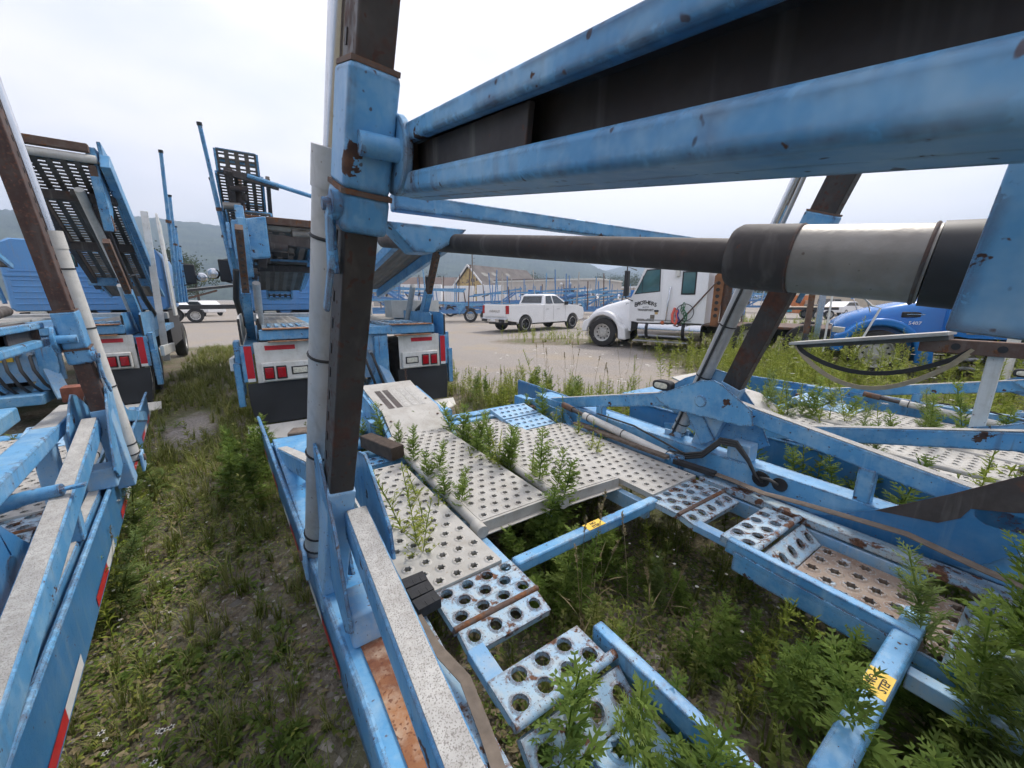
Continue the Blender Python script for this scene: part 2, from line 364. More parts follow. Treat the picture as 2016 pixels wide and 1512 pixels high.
moss = grmp(gn(9,4), [(.3, (.06, .08, .026)), (.7, (.14, .155, .055))])
soil = gmix(grmp(gn(1.1, 5, .65), [(.45, (0, 0, 0)), (.62, (.75, .75, .75))]), soil, moss)
grav = grmp(gn(38, 4, .7), [(.3, (.17, .148, .128)), (.5, (.29, .262, .236)), (.72, (.43, .40, .365))])
tan_ = grmp(gn(30, 3, .7), [(.3, (.24, .195, .14)), (.7, (.43, .365, .28))])
grav = gmix(grmp(gn(.5, 4, .6), [(.48, (0, 0, 0)), (.66, (.7, .7, .7))]), grav, tan_)
at = n.new('ShaderNodeAttribute'); at.attribute_name = 'gravel'
am = n.new('ShaderNodeMath'); am.operation = 'MULTIPLY_ADD'; l.new(gn(3.2, 4, .7), am.inputs[0]); am.inputs[1].default_value = .7; am.inputs[2].default_value = -.35
ad = n.new('ShaderNodeMath'); ad.operation = 'ADD'; l.new(at.outputs['Fac'], ad.inputs[0]); l.new(am.outputs[0], ad.inputs[1])
l.new(gmix(grmp(ad.outputs[0], [(.38, (0, 0, 0)), (.6, (1, 1, 1))]), soil, grav), b.inputs['Base Color'])
b.inputs['Roughness'].default_value = .95; b.inputs['Specular IOR Level'].default_value = .2
bp = n.new('ShaderNodeBump'); bp.inputs['Strength'].default_value = .8; bp.inputs['Distance'].default_value = .02; l.new(gn(40, 3, .7), bp.inputs['Height']); l.new(bp.outputs[0], b.inputs['Normal'])
me = np_mesh('ground', gv, gf, 'ground')
a = me.attributes.new('gravel', 'FLOAT', 'POINT'); a.data.foreach_set('value', gravel_mask(gv[:, 0], gv[:, 1]).astype(np.float32))
me.polygons.foreach_set('use_smooth', [True] * len(me.polygons))
tag(link_mesh('ground', me), kind='structure')

# ------------------------------------------------------------------ hills behind the yard
m, n, l, b = nodes('hill')
t = n.new('ShaderNodeTexCoord'); P = t.outputs['Object']
z = n.new('ShaderNodeTexNoise'); z.inputs['Scale'].default_value = .03; z.inputs['Detail'].default_value = 12; z.inputs['Roughness'].default_value = .7; l.new(P, z.inputs[0])
r = n.new('ShaderNodeValToRGB'); r.color_ramp.elements[0].position = .36; r.color_ramp.elements[0].color = (.012, .026, .014, 1); r.color_ramp.elements[1].position = .66; r.color_ramp.elements[1].color = (.075, .10, .05, 1)
l.new(z.outputs[0], r.inputs[0]); l.new(r.outputs[0], b.inputs['Base Color']); b.inputs['Roughness'].default_value = 1; b.inputs['Specular IOR Level'].default_value = 0
bp = n.new('ShaderNodeBump'); bp.inputs['Strength'].default_value = 1; bp.inputs['Distance'].default_value = 9; l.new(z.outputs[0], bp.inputs['Height']); l.new(bp.outputs[0], b.inputs['Normal'])
def hill(name, tab, r0, r1, seed):
    az = np.radians(np.arange(tab[0][0], tab[-1][0], .22)); el = np.interp(np.degrees(az), [p[0] for p in tab], [p[1] for p in tab])
    k = 26; vv = []; rs = np.random.default_rng(seed)
    for j in range(k + 1):
        f = j / k; rr = r0 + (r1 - r0) * min(1, f / .8) if f <= .8 else r1 + (f - .8) * 5 * 300
        prof = math.sin(min(1, f / .8) * math.pi / 2) ** 1.3 if f <= .8 else 1 - (f - .8) * 2
        q = np.array([noise.fractal(Vector((a_ * 9 + seed, f * 4, 0)), 1, 2, 4) for a_ in az])
        hgt = (el * r1 + CAM_H) * prof * (1 + .10 * q * math.sin(math.pi * min(1, f / .8))) + rs.uniform(-1.9, 1.9, len(az)) * (prof > .05)
        vv.append(np.stack([np.sin(az) * rr, np.cos(az) * rr, hgt - (3 if j == 0 else 0)], 1))
    vv = np.concatenate(vv); m_ = len(az); q = (np.arange(k)[:, None] * m_ + np.arange(m_ - 1)[None, :]).ravel()
    o = link_mesh(name, np_mesh(name, vv, np.stack([q, q + 1, q + m_ + 1, q + m_], 1), 'hill')); tag(o, kind='structure'); return o
hill('hills', [(-95, .09), (-70, .115), (-52, .126), (-46, .1295), (-39, .1323), (-30, .136), (-20, .13), (-8.7, .12), (-4.3, .117), (-.6, .1135), (3.8, .103), (6.8, .0935), (10.4, .0762), (12.9, .0625), (17, .045), (24, .02), (30, .004)], 560, 1250, 3)
hill('hills', [(6, .01), (9, .04), (12.9, .062), (16, .0744), (20, .0825), (26, .084), (36, .075), (50, .06), (75, .05), (95, .03)], 900, 1750, 11)

# ------------------------------------------------------------------ perforated plates
_pc = {}
def perf(lx, ly, nx, ny, hr, stagger=True, star=True, th=.035, lip=.004, mat='alum', key=None, blank=(), rect=None, edge=True):
    """sheet in the xy plane, top at z=0: holes with a raised rim and real depth, folded edges"""
    k = (lx, ly, nx, ny, hr, stagger, star, th, lip, mat, blank, rect, edge)
    if k in _pc: return _pc[k]
    vs, fs = [], []
    cx, cy = lx / nx, ly / ny
    def quad(x0, x1, y0, y1):
        q = len(vs); vs.extend([(x0, y0, 0), (x1, y0, 0), (x1, y1, 0), (x0, y1, 0)]); fs.append((q, q + 1, q + 2, q + 3))
    nh = 12
    for j in range(ny):
        y0, y1 = j * cy, (j + 1) * cy; odd = stagger and j % 2
        cols = [((i + (.5 if odd else 0)) * cx) for i in range(nx - (1 if odd else 0))]
        if odd: quad(0, cx / 2, y0, y1); quad(lx - cx / 2, lx, y0, y1)
        for i, x0 in enumerate(cols):
            x1 = x0 + cx
            if (i, j) in blank: quad(x0, x1, y0, y1); continue
            mxx, myy = (x0 + x1) / 2, (y0 + y1) / 2; q = len(vs)
            vs.extend([(x1, y1, 0), (x0, y1, 0), (x0, y0, 0), (x1, y0, 0)])
            if rect:
                a, bb = rect
                for dz in (0, -th * .5): vs.extend([(mxx + a, myy + bb, dz), (mxx - a, myy + bb, dz), (mxx - a, myy - bb, dz), (mxx + a, myy - bb, dz)])
                for e in range(4):
                    f = (e + 1) % 4; fs.append((q + e, q + f, q + 4 + f, q + 4 + e)); fs.append((q + 4 + e, q + 4 + f, q + 8 + f, q + 8 + e))
                continue
            for ring, (rad, dz) in enumerate(((hr * 1.42, 0), (hr * 1.06, lip), (hr, lip), (hr * .98, -th * .4))):
                for h in range(nh):
                    t = 2 * math.pi * (h + .5) / nh
                    rr_ = rad * ((1 if h % 2 else .66) if (star and ring >= 2) else 1)
                    vs.append((mxx + rr_ * math.cos(t), myy + rr_ * math.sin(t), dz))
            for h in range(nh):
                f = (h + 1) % nh; c = q + h * 4 // nh; c2 = q + (f * 4 // nh)
                fs.append((c, q + 4 + f, q + 4 + h)) if c == c2 else fs.append((c, c2, q + 4 + f, q + 4 + h))
                for rg in range(3): o_ = q + 4 + rg * nh; fs.append((o_ + h, o_ + f, o_ + nh + f, o_ + nh + h))
    if edge:
        for (x0, y0, x1, y1) in ((0, 0, lx, 0), (lx, 0, lx, ly), (lx, ly, 0, ly), (0, ly, 0, 0)):
            q = len(vs); vs.extend([(x0, y0, 0), (x1, y1, 0), (x1, y1, -th), (x0, y0, -th)]); fs.append((q, q + 1, q + 2, q + 3))
    me = bpy.data.meshes.new('perforated'); me.from_pydata(vs, [], fs); me.validate()
    me.materials.append(M[mat]); _pc[k] = me; return me
def plate(name, parent, o, xdir, ydir, me, label=None):
    ob = bpy.data.objects.new(name, me); COL.objects.link(ob); ob.parent = parent; ob.matrix_local = frame(o, xdir, ydir)
    if label: ob['label'] = label
    return ob

# ------------------------------------------------------------------ the car-hauler trailers
def trailer(root, zs, beam_slope, beam_z, taper=0., main=False, LEAN=.376, upper=True):
    def post_pt(s, z, dy=0, dx=0):      # point on the axis of a lift post at height z
        return V3((s * (1.236 - .075 * (z - 1.0)) + dx, 1.30 - LEAN * (z - 1.0) + dy, z))
    def rail_z(y): return 1.06 - .2465 * (y - 1.45) if y > 1.36 else 1.065 - .155 * (1.36 - y)
    for s in (-1, 1):
        X = lambda a: s * a
        # skirt and lower rail
        sk = lambda y: X(1.215 + taper * max(y, -.5))
        m = MB()
        for y0, y1 in ((-2.4, .9), (.9, 4.05)):
            m.add([(sk(y0), y0, .37), (sk(y1), y1, .37), (sk(y1), y1, .645), (sk(y0), y0, .645), (sk(y0) - X(.012), y0, .37), (sk(y1) - X(.012), y1, .37), (sk(y1) - X(.012), y1, .645), (sk(y0) - X(.012), y0, .645)],
                  [(0, 1, 2, 3), (4, 5, 6, 7), (0, 1, 5, 4), (1, 2, 6, 5), (2, 3, 7, 6), (3, 0, 4, 7)])
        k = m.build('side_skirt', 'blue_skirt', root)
        MB().tube([(sk(-2.4) + X(.004), -2.4, .652), (sk(.9) + X(.004), .9, .652), (sk(4.05) + X(.004), 4.05, .652)], .011, 8).build('edge_bead', 'blue', k, smooth=40)
        for i, y in enumerate((-1.9, -1.45, -.55, .35, 1.25, 2.1, 2.95, 3.6)):     # reflective tape in red and white lengths
            for mm, a, b_ in (('red_tape', 0, .3), ('white_tape', .3, .55)):
                x0, x1 = sk(y + a) + X(.0025), sk(y + b_) + X(.0025)
                MB().add([(x0, y + a, .385), (x1, y + b_, .385), (x1, y + b_, .435), (x0, y + a, .435)], [(0, 1, 2, 3)]).build('reflective_tape', mm, k)
        MB().add([(X(1.135), -2.4, .66), (X(1.135), 3.3, .66), (sk(3.3) - X(.03), 3.3, .66), (sk(-2.4) - X(.03), -2.4, .66), (X(1.135), -2.4, .5), (X(1.135), 3.3, .5), (sk(3.3) - X(.03), 3.3, .5), (sk(-2.4) - X(.03), -2.4, .5)],
                 [(0, 1, 2, 3), (4, 5, 6, 7), (0, 1, 5, 4), (1, 2, 6, 5), (2, 3, 7, 6), (3, 0, 4, 7)]).build('lower_rail', 'blue', root, bevel=.006)
        MB().box(min(X(1.06), X(1.135)), max(X(1.06), X(1.135)), -2.4, 3.2, .485, .50).build('inner_flange', 'blue_pale', root, bevel=.004)
        if s < 0 or not main:
            yr = (-2.3, .9, 1.14) if main else (-2.3, .9, 1.12)
            MB().loft([[(X(1.142), y, .6615), (sk(y) - X(.034), y, .6615), (sk(y) - X(.034), y, .6665), (X(1.142), y, .6665)] for y in yr]).build('worn_strip', 'rust_orange' if main else 'grip', root, label='orange rusted strip on top of the lower rail' if main else None)
        # upper rail in two straight runs with grit strips
        for y0, y1 in ((1.50, 3.62), (-1.25, 1.22)):
            z0, z1 = rail_z(y0), rail_z(y1)
            fx = .17 if (main and s < 0 and y1 > 2) else 0
            MB().bar((X(1.19), y0, z0 - .05), (X(1.19 + fx), y1, z1 - .05), .072, .10).build('upper_rail', 'blue', root, bevel=.009)
            MB().bar((X(1.19), y0 + .02, z0 + .002), (X(1.19 + fx), y1 - .02, z1 + .002), .058, .004).build('grit_strip', 'grip', root)
        MB().box(min(X(1.1), X(1.2)), max(X(1.1), X(1.2)), 3.42, 3.66, .40, .58).build('front_bracket', 'blue', root, bevel=.01)
        for y in (2.35, .50, -.75):
            MB().box(min(X(1.14), X(1.205)), max(X(1.14), X(1.205)), y - .035, y + .035, .655, rail_z(y) - .09).build('strut', 'blue', root, bevel=.006)
        # gusset plates round the post
        gi = [(1.78, .985), (1.66, 1.03), (1.42, 1.15), (1.33, 1.17), (1.27, 1.15), (1.07, 1.02), (1.05, .925), (1.12, .905), (1.60, .90), (1.72, .93)]
        g = MB().prism(gi, X(1.117), X(1.128)).build('gusset', 'blue', root, bevel=.003)
        MB().lathe([(X(1.106), .036), (X(1.112), .042), (X(1.118), .042)], (0, 1.40, 1.01), 'x', 24).build('boss', 'blue', g, smooth=30)
        if not upper and s < 0: continue
        go = [(1.95, .90), (1.80, .99), (1.62, 1.12), (1.40, 1.22), (1.28, 1.20), (1.12, 1.02), (1.0, .78), (1.1, .70), (1.42, .74), (1.7, .84)]
        g = MB().prism(go, X(1.262), X(1.272)).build('outer_gusset', 'blue', root, bevel=.003)
        lg = MB().lathe([(X(1.2725), .001), (X(1.2725), .055), (X(1.2745), .055), (X(1.2745), .001)], (0, 1.60, .98), 'x', 28).build('badge', 'white_panel', g)
        text('C', .10, 'label_ink', g, frame((X(1.2752), 1.625, .985), (0, -s, 0) if s < 0 else (0, 1, 0), (0, 0, 1)) if False else frame((X(1.2752), 1.62, .985), (0, s, 0), (0, 0, 1)), depth=.0003)
        text('Cottrell', .028, 'label_ink', g, frame((X(1.2752), 1.592, .985), (0, s, 0), (0, 0, 1)), depth=.0003)
        fold = MB(); fold.bar((X(1.2), 1.60, 1.06), (X(1.2), 1.36, .70), .11, .012, (1, 0, 0)); fold.build('fold_plate', 'blue', root, bevel=.002)
        MB().box(min(X(1.14), X(1.26)), max(X(1.14), X(1.26)), 1.06, 1.2, .66, .78).build('foot_block', 'blue_pale', root, bevel=.012)
        # lift post with its painted foot
        p0, p1 = post_pt(s, .60), post_pt(s, 3.6)
        po = MB().bar(p0, p1, .070, .122, (0, 1, 0)).build('lift_post', 'post_rust' if main else 'post_red', root, bevel=.006)
        ft = MB().bar(post_pt(s, .58), post_pt(s, 1.14 if main else 1.08), .080, .136, (0, 1, 0)).build('post_foot', 'blue_pale', root, bevel=.008)
        d = (p1 - p0).normalized()
        for i in range(34):                                                   # adjustment slots down the outer face
            c = post_pt(s, 1.22 + i * .068) + V3((X(.0355), .026, 0))
            MB().bar(c, c + d * .026, .004, .011, (0, 1, 0)).build('slot', 'black', po)
        # lift cylinder
        ca, cb = post_pt(s, .66, .225, X(.016)), post_pt(s, 2.06, .225, X(.016))
        cy = MB().tube([ca, cb], .05, 20).build('lift_cylinder', 'cyl_grey' if main else 'cyl_pale', root, smooth=40)
        ax = (cb - ca).normalized()
        for f in (.03, .08, .36, .62, .86): MB().ring(ca + (cb - ca) * f, ax, .0505, .005, 20, 6).build('cylinder_band', 'black', cy, smooth=60)
        MB().cyl(cb - ax * .09, cb + ax * .004, .0535, 20).build('end_cap', 'cyl_grey' if main else 'cyl_pale', cy, smooth=40)
        MB().tube([cb, post_pt(s, 3.6, .225, X(.012))], .027, 14).build('piston_rod', 'chrome', cy, smooth=60)
        MB().tube([cb + V3((X(-.035), -.05, -.02)), post_pt(s, 3.6, .20, X(-.03))], .012, 8).build('guide_rod', 'steel', cy, smooth=60)
        MB().cyl(ca - V3((.07, 0, .0)), ca + V3((.07, 0, .0)), .022, 12).build('base_pin', 'rust_dark', cy, smooth=40)
        MB().box(ca.x - .06, ca.x - .045, ca.y - .07, ca.y + .07, ca.z - .08, ca.z + .04).box(ca.x + .045, ca.x + .06, ca.y - .07, ca.y + .07, ca.z - .08, ca.z + .04).build('clevis', 'blue_pale', cy, bevel=.006)
        if s > 0:
            MB().tube([ca + V3((-.06, -.0, .02)), cb + V3((-.065, -.02, 0))], .009, 8).build('hose', 'hose', cy, smooth=60)
        # upper deck: sleeve on the post, pin, disc, latch
        if not upper: continue
        a0, a1 = post_pt(s, zs + .145), post_pt(s, zs + .345)
        sl = MB().bar(a0, a1, .094, .150, (0, 1, 0)).build('deck_sleeve', 'blue', root, bevel=.012)
        MB().bar(a0 - d * .082, a0 - d * .0005, .099, .156, (0, 1, 0)).build('sleeve_collar', 'blue', sl, bevel=.014)
        MB().bar(a0 - d * .006, a0 + d * .004, .1015, .158, (0, 1, 0)).build('weld_seam', 'rust_dark', sl)
        MB().bar(a1 - d * .002, a1 + d * .007, .088, .142, (0, 1, 0)).build('weld_seam', 'rust_dark', sl)
        pz = zs + .20; pc = post_pt(s, pz) + V3((0, -.078, 0))
        MB().cyl(pc + V3((X(.025), -.012, 0)), pc + V3((X(-.075), -.012, 0)), .022, 18).build('hinge_pin', 'blue', sl, smooth=40)
        MB().cyl(pc + V3((X(-.050), .02, .0)), pc + V3((X(-.068), .02, 0)), .075, 30).build('hinge_disc', 'blue', sl, bevel=.004, smooth=40)
        lc = post_pt(s, zs + .10) + V3((X(.050), -.05, 0))
        la = MB().cyl(lc - V3((X(.004), 0, 0)), lc + V3((X(.014), 0, 0)), .030, 18).cyl(lc + V3((X(.014), 0, 0)), lc + V3((X(.03), 0, 0)), .013, 12).build('latch_boss', 'blue', sl, smooth=40)
        MB().bar(lc + V3((X(.018), .0, .0)), lc + V3((X(.022), .015, -.13)), .012, .038, (0, 1, 0)).bar(lc + V3((X(.022), .012, -.12)), lc + V3((X(.034), .05, -.215)), .012, .028, (0, 1, 0)).build('latch_lever', 'blue', la, bevel=.005)
        MB().bar(lc + V3((X(.005), .05, .03)), lc + V3((X(.005), .06, -.135)), .008, .05, (0, 1, 0)).build('latch_plate', 'blue', la, bevel=.003)
        # upper deck: channel beam
        bx = X(1.065); zc = lambda y: beam_z + beam_slope * y
        ye, yf = pc.y + .10, -1.6
        up = V3((0, -beam_slope, 1)).normalized()
        def P_(x, y, dz): return V3((x, y, zc(y) + dz))
        MB().bar(P_(bx + X(.027), ye - .03, .062), P_(bx + X(.027), yf, .085), .024, .032, up).build('deck_beam_top', 'blue', root, bevel=.007)
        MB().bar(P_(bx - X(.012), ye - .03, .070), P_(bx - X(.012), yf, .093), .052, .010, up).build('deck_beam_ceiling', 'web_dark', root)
        MB().bar(P_(bx + X(.008), ye, -.028), P_(bx + X(.008), yf, -.004), .062, .040, up).build('deck_beam_bottom', 'blue', root, bevel=.011)
        MB().bar(P_(bx - X(.036), ye, -.044), P_(bx - X(.036), yf, -.014), .05, .010, up).build('deck_beam_lip', 'blue', root, bevel=.003)
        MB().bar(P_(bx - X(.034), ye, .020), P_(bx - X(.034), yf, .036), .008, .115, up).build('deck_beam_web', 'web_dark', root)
        MB().bar(P_(bx - X(.004), ye - .09, .016), P_(bx + X(.004), ye - .50, .020), .010, .070, up).build('web_plate', 'web_dark', root, bevel=.002)
        MB().box(bx - .025, bx + .025, ye - .105, ye - .075, zc(ye - .09) - .02, zc(ye - .09) + .05).build('web_stop', 'rust_dark', root, bevel=.004)
        # tilt cylinder under the beam
        dz_ = beam_z - 1.81
        t0, t1, t2, t3 = V3((X(.89), 1.72, 1.94 + dz_)), V3((X(.70), .36, 1.77 + dz_)), V3((X(.664), .128, 1.743 + dz_)), V3((X(.655), .07, 1.737 + dz_))
        MB().tube([t0, t1], .0295, 20).build('tilt_rod', 'web_dark', root, smooth=40)
        MB().tube([t1.lerp(t2, .38), t2], .050, 28).build('tilt_barrel', 'cyl_brown', root, smooth=40)
        MB().tube([t1, t1.lerp(t2, .04), t1.lerp(t2, .385)], [.046, .0515, .0515], 28).build('barrel_gland', 'web_dark', root, smooth=40)
        MB().tube([t2 - (t2 - t3) * .02, t3, t3 + (t3 - t2) * .9], [.0525, .054, .054], 28).build('barrel_end', 'black', root, smooth=40)
        bd = (t2 - t1).normalized()
        for f_ in (.385, .98): MB().ring(t1.lerp(t2, f_), bd, .0505, .0022, 28, 5).build('weld_bead', 'web_dark', root, smooth=60)
        if main and s < 0:
            hp = [(.066, beam_z + .02), (.082, beam_z - .142), (-.5, beam_z - .21), (-.5, beam_z + .02)]
            MB().prism(hp, X(.795), X(.81)).build('hanger_plate', 'blue', root, bevel=.004)
    if upper:
        yy = 1.05; zt = beam_z + beam_slope * yy - .06
        MB().bar((-1.0, 1.24, zs + .195), (1.05, 1.24, zs + .195), .05, .05).build('deck_cross_tube', 'blue', root, bevel=.006)
        MB().prism([(-1.04, zt - .02), (-.78, zt - .02), (-.82, zt - .06), (-.90, zt - .10), (-.96, zt - .10)], 1.18, 1.27, 'y').build('tube_bracket', 'blue', root, bevel=.004)

    # ---------------- deck
    Z = .54
    A = perf(.415, 1.30, 5, 18, .0205); A4 = perf(.46, 1.37, 6, 20, .0205); B_ = perf(.465, 1.55, 6, 22, .0205)
    plate('runway_plate', root, (-.995, 1.29, Z), (1, .012, 0), (-.035, 1, 0), A)
    plate('runway_plate', root, (.50, 1.29, Z), (1, 0, 0), (0, 1, 0), A4)
    for x0, rot_, dy_ in ((-.52, -.012, 0), (.02, .055, -.02)):
        ru_ = bpy.data.objects.new('runway', None); COL.objects.link(ru_); ru_.parent = root; ru_.location = (x0, 1.60 + dy_, Z + .02); ru_.rotation_euler = (R(.5) if x0 < 0 else R(-.4), R(.6), -rot_)
        plate('runway_plate', ru_, (0, 0, 0), (1, 0, 0), (0, 1, 0), B_)
        MB().box(-.004, .469, -.015, .0, -.07, -.003).box(-.01, .475, -.04, -.0145, -.071, -.063).build('end_angle', 'alum', ru_, bevel=.003)
        MB().tube([(-.012, 0, -.027), (-.012, 1.55, -.027)], .028, 12).build('rolled_edge', 'alum', ru_, smooth=40)
        MB().tube([(-.02, -.06, -.029), (-.02, .02, -.029)], .034, 14).build('hinge_knuckle', 'alum', ru_, smooth=40)
    for x, y0, y1 in ((-.53, 1.3, 3.3), (.48, 1.3, 3.3), (-.02, 1.62, 3.3), (-1.0, .2, 3.2), (1.0, .2, 3.2)):
        MB().box(x - .025, x + .025, y0, y1, Z - .16, Z - .062).build('deck_stringer', 'blue_pale', root, bevel=.005)
    for y in (2.2, 3.0): MB().box(-1.1, 1.1, y - .03, y + .03, Z - .22, Z - .165).build('cross_member', 'blue_pale', root, bevel=.005)
    nb = MB().box(-.535, .485, 1.235, 1.295, Z - .062, Z - .002).build('step_bar', 'blue', root, bevel=.012)
    la = MB().box(-.085, .035, 1.238, 1.292, Z - .0018, Z - .0008).build('warning_label', 'yellow_label', nb)
    text('NO\nSTEP', .025, 'label_ink', nb, frame((-.025, 1.263, Z - .0002), (1, 0, 0), (0, 1, 0)), depth=.0003, bold=.0006)
    nb = MB().box(-.36, .60, .13, .20, Z - .07, Z - .004).build('step_bar', 'blue', root, bevel=.012)
    MB().box(.02, .14, .134, .196, Z - .0038, Z - .0028).build('warning_label', 'yellow_label', nb)
    text('NO\nSTEP', .029, 'label_ink', nb, frame((.08, .163, Z - .0022), (1, 0, 0), (0, 1, 0)), depth=.0003, bold=.0004)
    SP = perf(.38, .20, 4, 3, .026, star=False, mat='blue_rusty'); SP2 = perf(.36, .10, 4, 1, .024, stagger=False, star=False, mat='blue_rusty')
    HP = perf(.38, .15, 4, 2, .027, star=False, mat='blue_rusty'); TR = [perf(.40, .52, 4, 7, .027, mat=q, lip=.006) for q in ('blue_pale', 'ramp_rust')]; SL = perf(.40, .12, 4, 1, .026, stagger=False, star=False, mat='blue_rusty')
    WD = {-1: (SP, SP2, HP, SL, TR[0], .38), 1: (perf(.48, .20, 5, 3, .026, star=False, mat='blue_rusty'), perf(.46, .10, 5, 1, .024, stagger=False, star=False, mat='blue_rusty'), perf(.48, .15, 5, 2, .027, star=False, mat='blue_rusty'), perf(.50, .12, 5, 1, .026, stagger=False, star=False, mat='blue_rusty'), perf(.50, .52, 5, 7, .027, mat='ramp_rust', lip=.006), .48)}
    for s in (-1, 1):
        x0 = -.92 if s < 0 else .45
        SP, SP2, HP, SL, TRs, wd_ = WD[s]
        plate('hinge_plate', root, (x0, 1.09, Z - .012), (1, 0, 0), (0, 1, 0), SP)
        plate('hinge_flap', root, (x0 + .01, .985, Z - .04), (1, 0, 0), (0, .96, .25), SP2)
        MB().tube([(x0, 1.085, Z - .016), (x0 + wd_, 1.085, Z - .016)], .012, 8).build('hinge_rod', 'rust_dark', root, smooth=60)
        MB().box(x0 + .005, x0 + .07, .80, 1.0, Z - .07, Z - .03).build('tie_bar', 'blue_pale', root, bevel=.004)
        plate('hinge_plate', root, (x0, .70, Z - .01), (1, 0, 0), (0, 1, 0), HP)
        MB().tube([(x0 - .005, .695, Z - .012), (x0 + wd_ + .04, .695, Z - .012)], .016, 10).build('hinge_rod', 'blue_rusty', root, smooth=60)
        plate('wheel_ramp', root, (x0, .575, Z - .105), (1, 0, 0), (0, .78, .62), SL)
        plate('wheel_ramp', root, (x0, .05, Z - .105), (1, 0, 0), (0, 1, 0), TRs)
        if s > 0:
            plate('wheel_ramp', root, (x0, .05, Z - .105), (1, 0, 0), (0, -.75, .66), SL)
            plate('deck_plate', root, (x0 + .10, -.16, Z - .004), (1, 0, 0), (0, 1, 0), perf(.36, .16, 4, 2, .024, star=False, mat='blue_rusty'))
            plate('deck_plate', root, (x0 + .0, -1.2, Z - .004), (1, 0, 0), (0, 1, 0), perf(.5, .9, 5, 10, .024, star=False, mat='blue_pale'))
            MB().bar((.30, .13, Z - .09), (.30, -1.3, Z - .09), .05, .06).build('side_angle', 'blue_pale', root, bevel=.004)
        xi = x0 + .43 if s < 0 else x0 - .025
        MB().bar((xi, .80, Z - .02), (xi, .13 if s > 0 else -.3, Z - .03), .045, .07).bar((xi - s * .02, .76, Z - .08), (xi - s * .02, -.1, Z - .10), .012, .10).build('ramp_side_rail', 'blue', root, bevel=.006)
        MB().box(min(s * .98, s * 1.07), max(s * .98, s * 1.07), -.6, 1.28, Z - .05, Z - .01).build('deck_edge', 'blue_rusty', root, bevel=.004)
    # ---------------- front end: ramp cover, tubes, plates
    cov = MB().prism([(2.95, .50), (3.12, .60), (3.32, .72), (3.92, .80), (4.04, .83), (4.05, .815), (3.93, .785), (3.33, .705), (3.13, .585), (2.96, .485)], -.53, -.02)
    cv = cov.build('ramp_cover', 'alum', root, bevel=.002)
    for i in range(5):
        x = -.455 + i * .075
        MB().add([(x, 3.38, .7305), (x + .055, 3.38, .7305), (x + .055, 3.86, .7945), (x, 3.86, .7945)], [(0, 1, 2, 3)]).build('anti_slip_strip', 'web_dark' if i < 2 else 'grip', cv)
    for x in (-.49, -.06):
        for y, z in ((3.22, .662), (3.5, .749)): MB().lathe([(z, .012), (z + .005, .010)], (x, y, 0), 'z', 10).build('bolt', 'rust_dark', cv)
    MB().prism([(2.9, .46), (3.1, .585), (3.32, .70), (3.95, .78), (4.0, .62), (3.3, .45)], -.57, -.535).prism([(2.9, .46), (3.1, .585), (3.32, .70), (3.95, .78), (4.0, .62), (3.3, .45)], -.015, .02).build('cover_side', 'blue', root, bevel=.004)
    MB().tube([(-1.16, 3.25, .50), (1.16, 3.25, .50)], .045, 14).build('front_tube', 'blue', root, smooth=40)
    MB().tube([(-1.0, 3.05, .47), (-.55, 3.05, .47)], .035, 12).build('front_tube', 'blue', root, smooth=40)
    MB().box(-1.16, 1.16, 3.55, 3.68, .36, .47).build('front_beam', 'blue', root, bevel=.012)
    MB().box(-.70, .16, 3.4, 4.6, .40, .56).build('tongue', 'blue', root, bevel=.02)
    for x in (-.63, .05): MB().box(x - .03, x + .05, 3.24, 3.36, .52, .67).build('cover_lug', 'blue', root, bevel=.006)
    FP = perf(.42, .26, 6, 3, .02, mat='blue_pale')
    plate('front_plate', root, (-.995, 2.68, Z - .005), (1, 0, 0), (0, 1, 0), perf(.46, .14, 6, 2, .0205, mat='blue'))
    plate('front_plate', root, (.50, 2.68, Z + .0), (1, 0, 0), (0, .98, .12), FP); plate('front_plate', root, (.50, 2.96, Z + .035), (1, 0, 0), (0, .98, .14), FP)
    # ---------------- right-hand details on the inner face
    sc_ = MB().tube([(1.03, 1.52, .57), (1.05, 2.44, .65)], .033, 16).build('ramp_cylinder', 'cyl_pale', root, smooth=40)
    MB().tube([(1.05, 2.44, .65), (1.055, 2.62, .668)], .020, 12).build('piston_rod', 'web_dark', sc_, smooth=40)
    MB().tube([(1.055, 2.60, .666), (1.06, 2.74, .68)], .03, 12).build('rod_end', 'rust_dark', sc_, smooth=40)
    for f in (.04, .5, .93): MB().ring(V3((1.03, 1.52, .57)).lerp(V3((1.05, 2.44, .65)), f), (.02, .92, .08), .034, .004).build('cylinder_band', 'black', sc_, smooth=60)
    MB().box(1.0, 1.02, 1.44, 1.56, .48, .60).box(1.055, 1.075, 1.44, 1.56, .48, .60).cyl((.99, 1.49, .565), (1.08, 1.49, .565), .018).build('cylinder_lug', 'blue', root, bevel=.004)
    MB().tube([(1.06, 1.45, .62), (1.065, 1.9, .70), (1.07, 2.3, .70)], .008, 8).build('pressure_hose', 'hose', root, smooth=60)
    for k_ in range(3):
        o_ = k_ * .016
        MB().tube([(1.06 + o_ * .4, 1.56, .60 - o_ * .3), (1.07, 1.44, .585 + o_), (1.085, 1.33, .63 + o_), (1.09, 1.22, .765 + o_), (1.09, 1.12, .775 + o_), (1.095, 1.04, .70 + o_ * .4), (1.10, .99, .62), (1.12, .955, .585)], .010, 10).build('pressure_hose', 'hose', root, smooth=60)
    MB().lathe([(1.125, .05), (1.133, .05)], (0, .97, .60), 'x', 18).build('grommet', 'black', root); MB().lathe([(1.125, .042), (1.133, .042)], (0, .865, .605), 'x', 18).build('grommet', 'black', root)
    MB().tube([(1.115, .97, .61), (1.09, .91, .63), (1.115, .87, .605)], .011, 8).build('pressure_hose', 'hose', root, smooth=60)
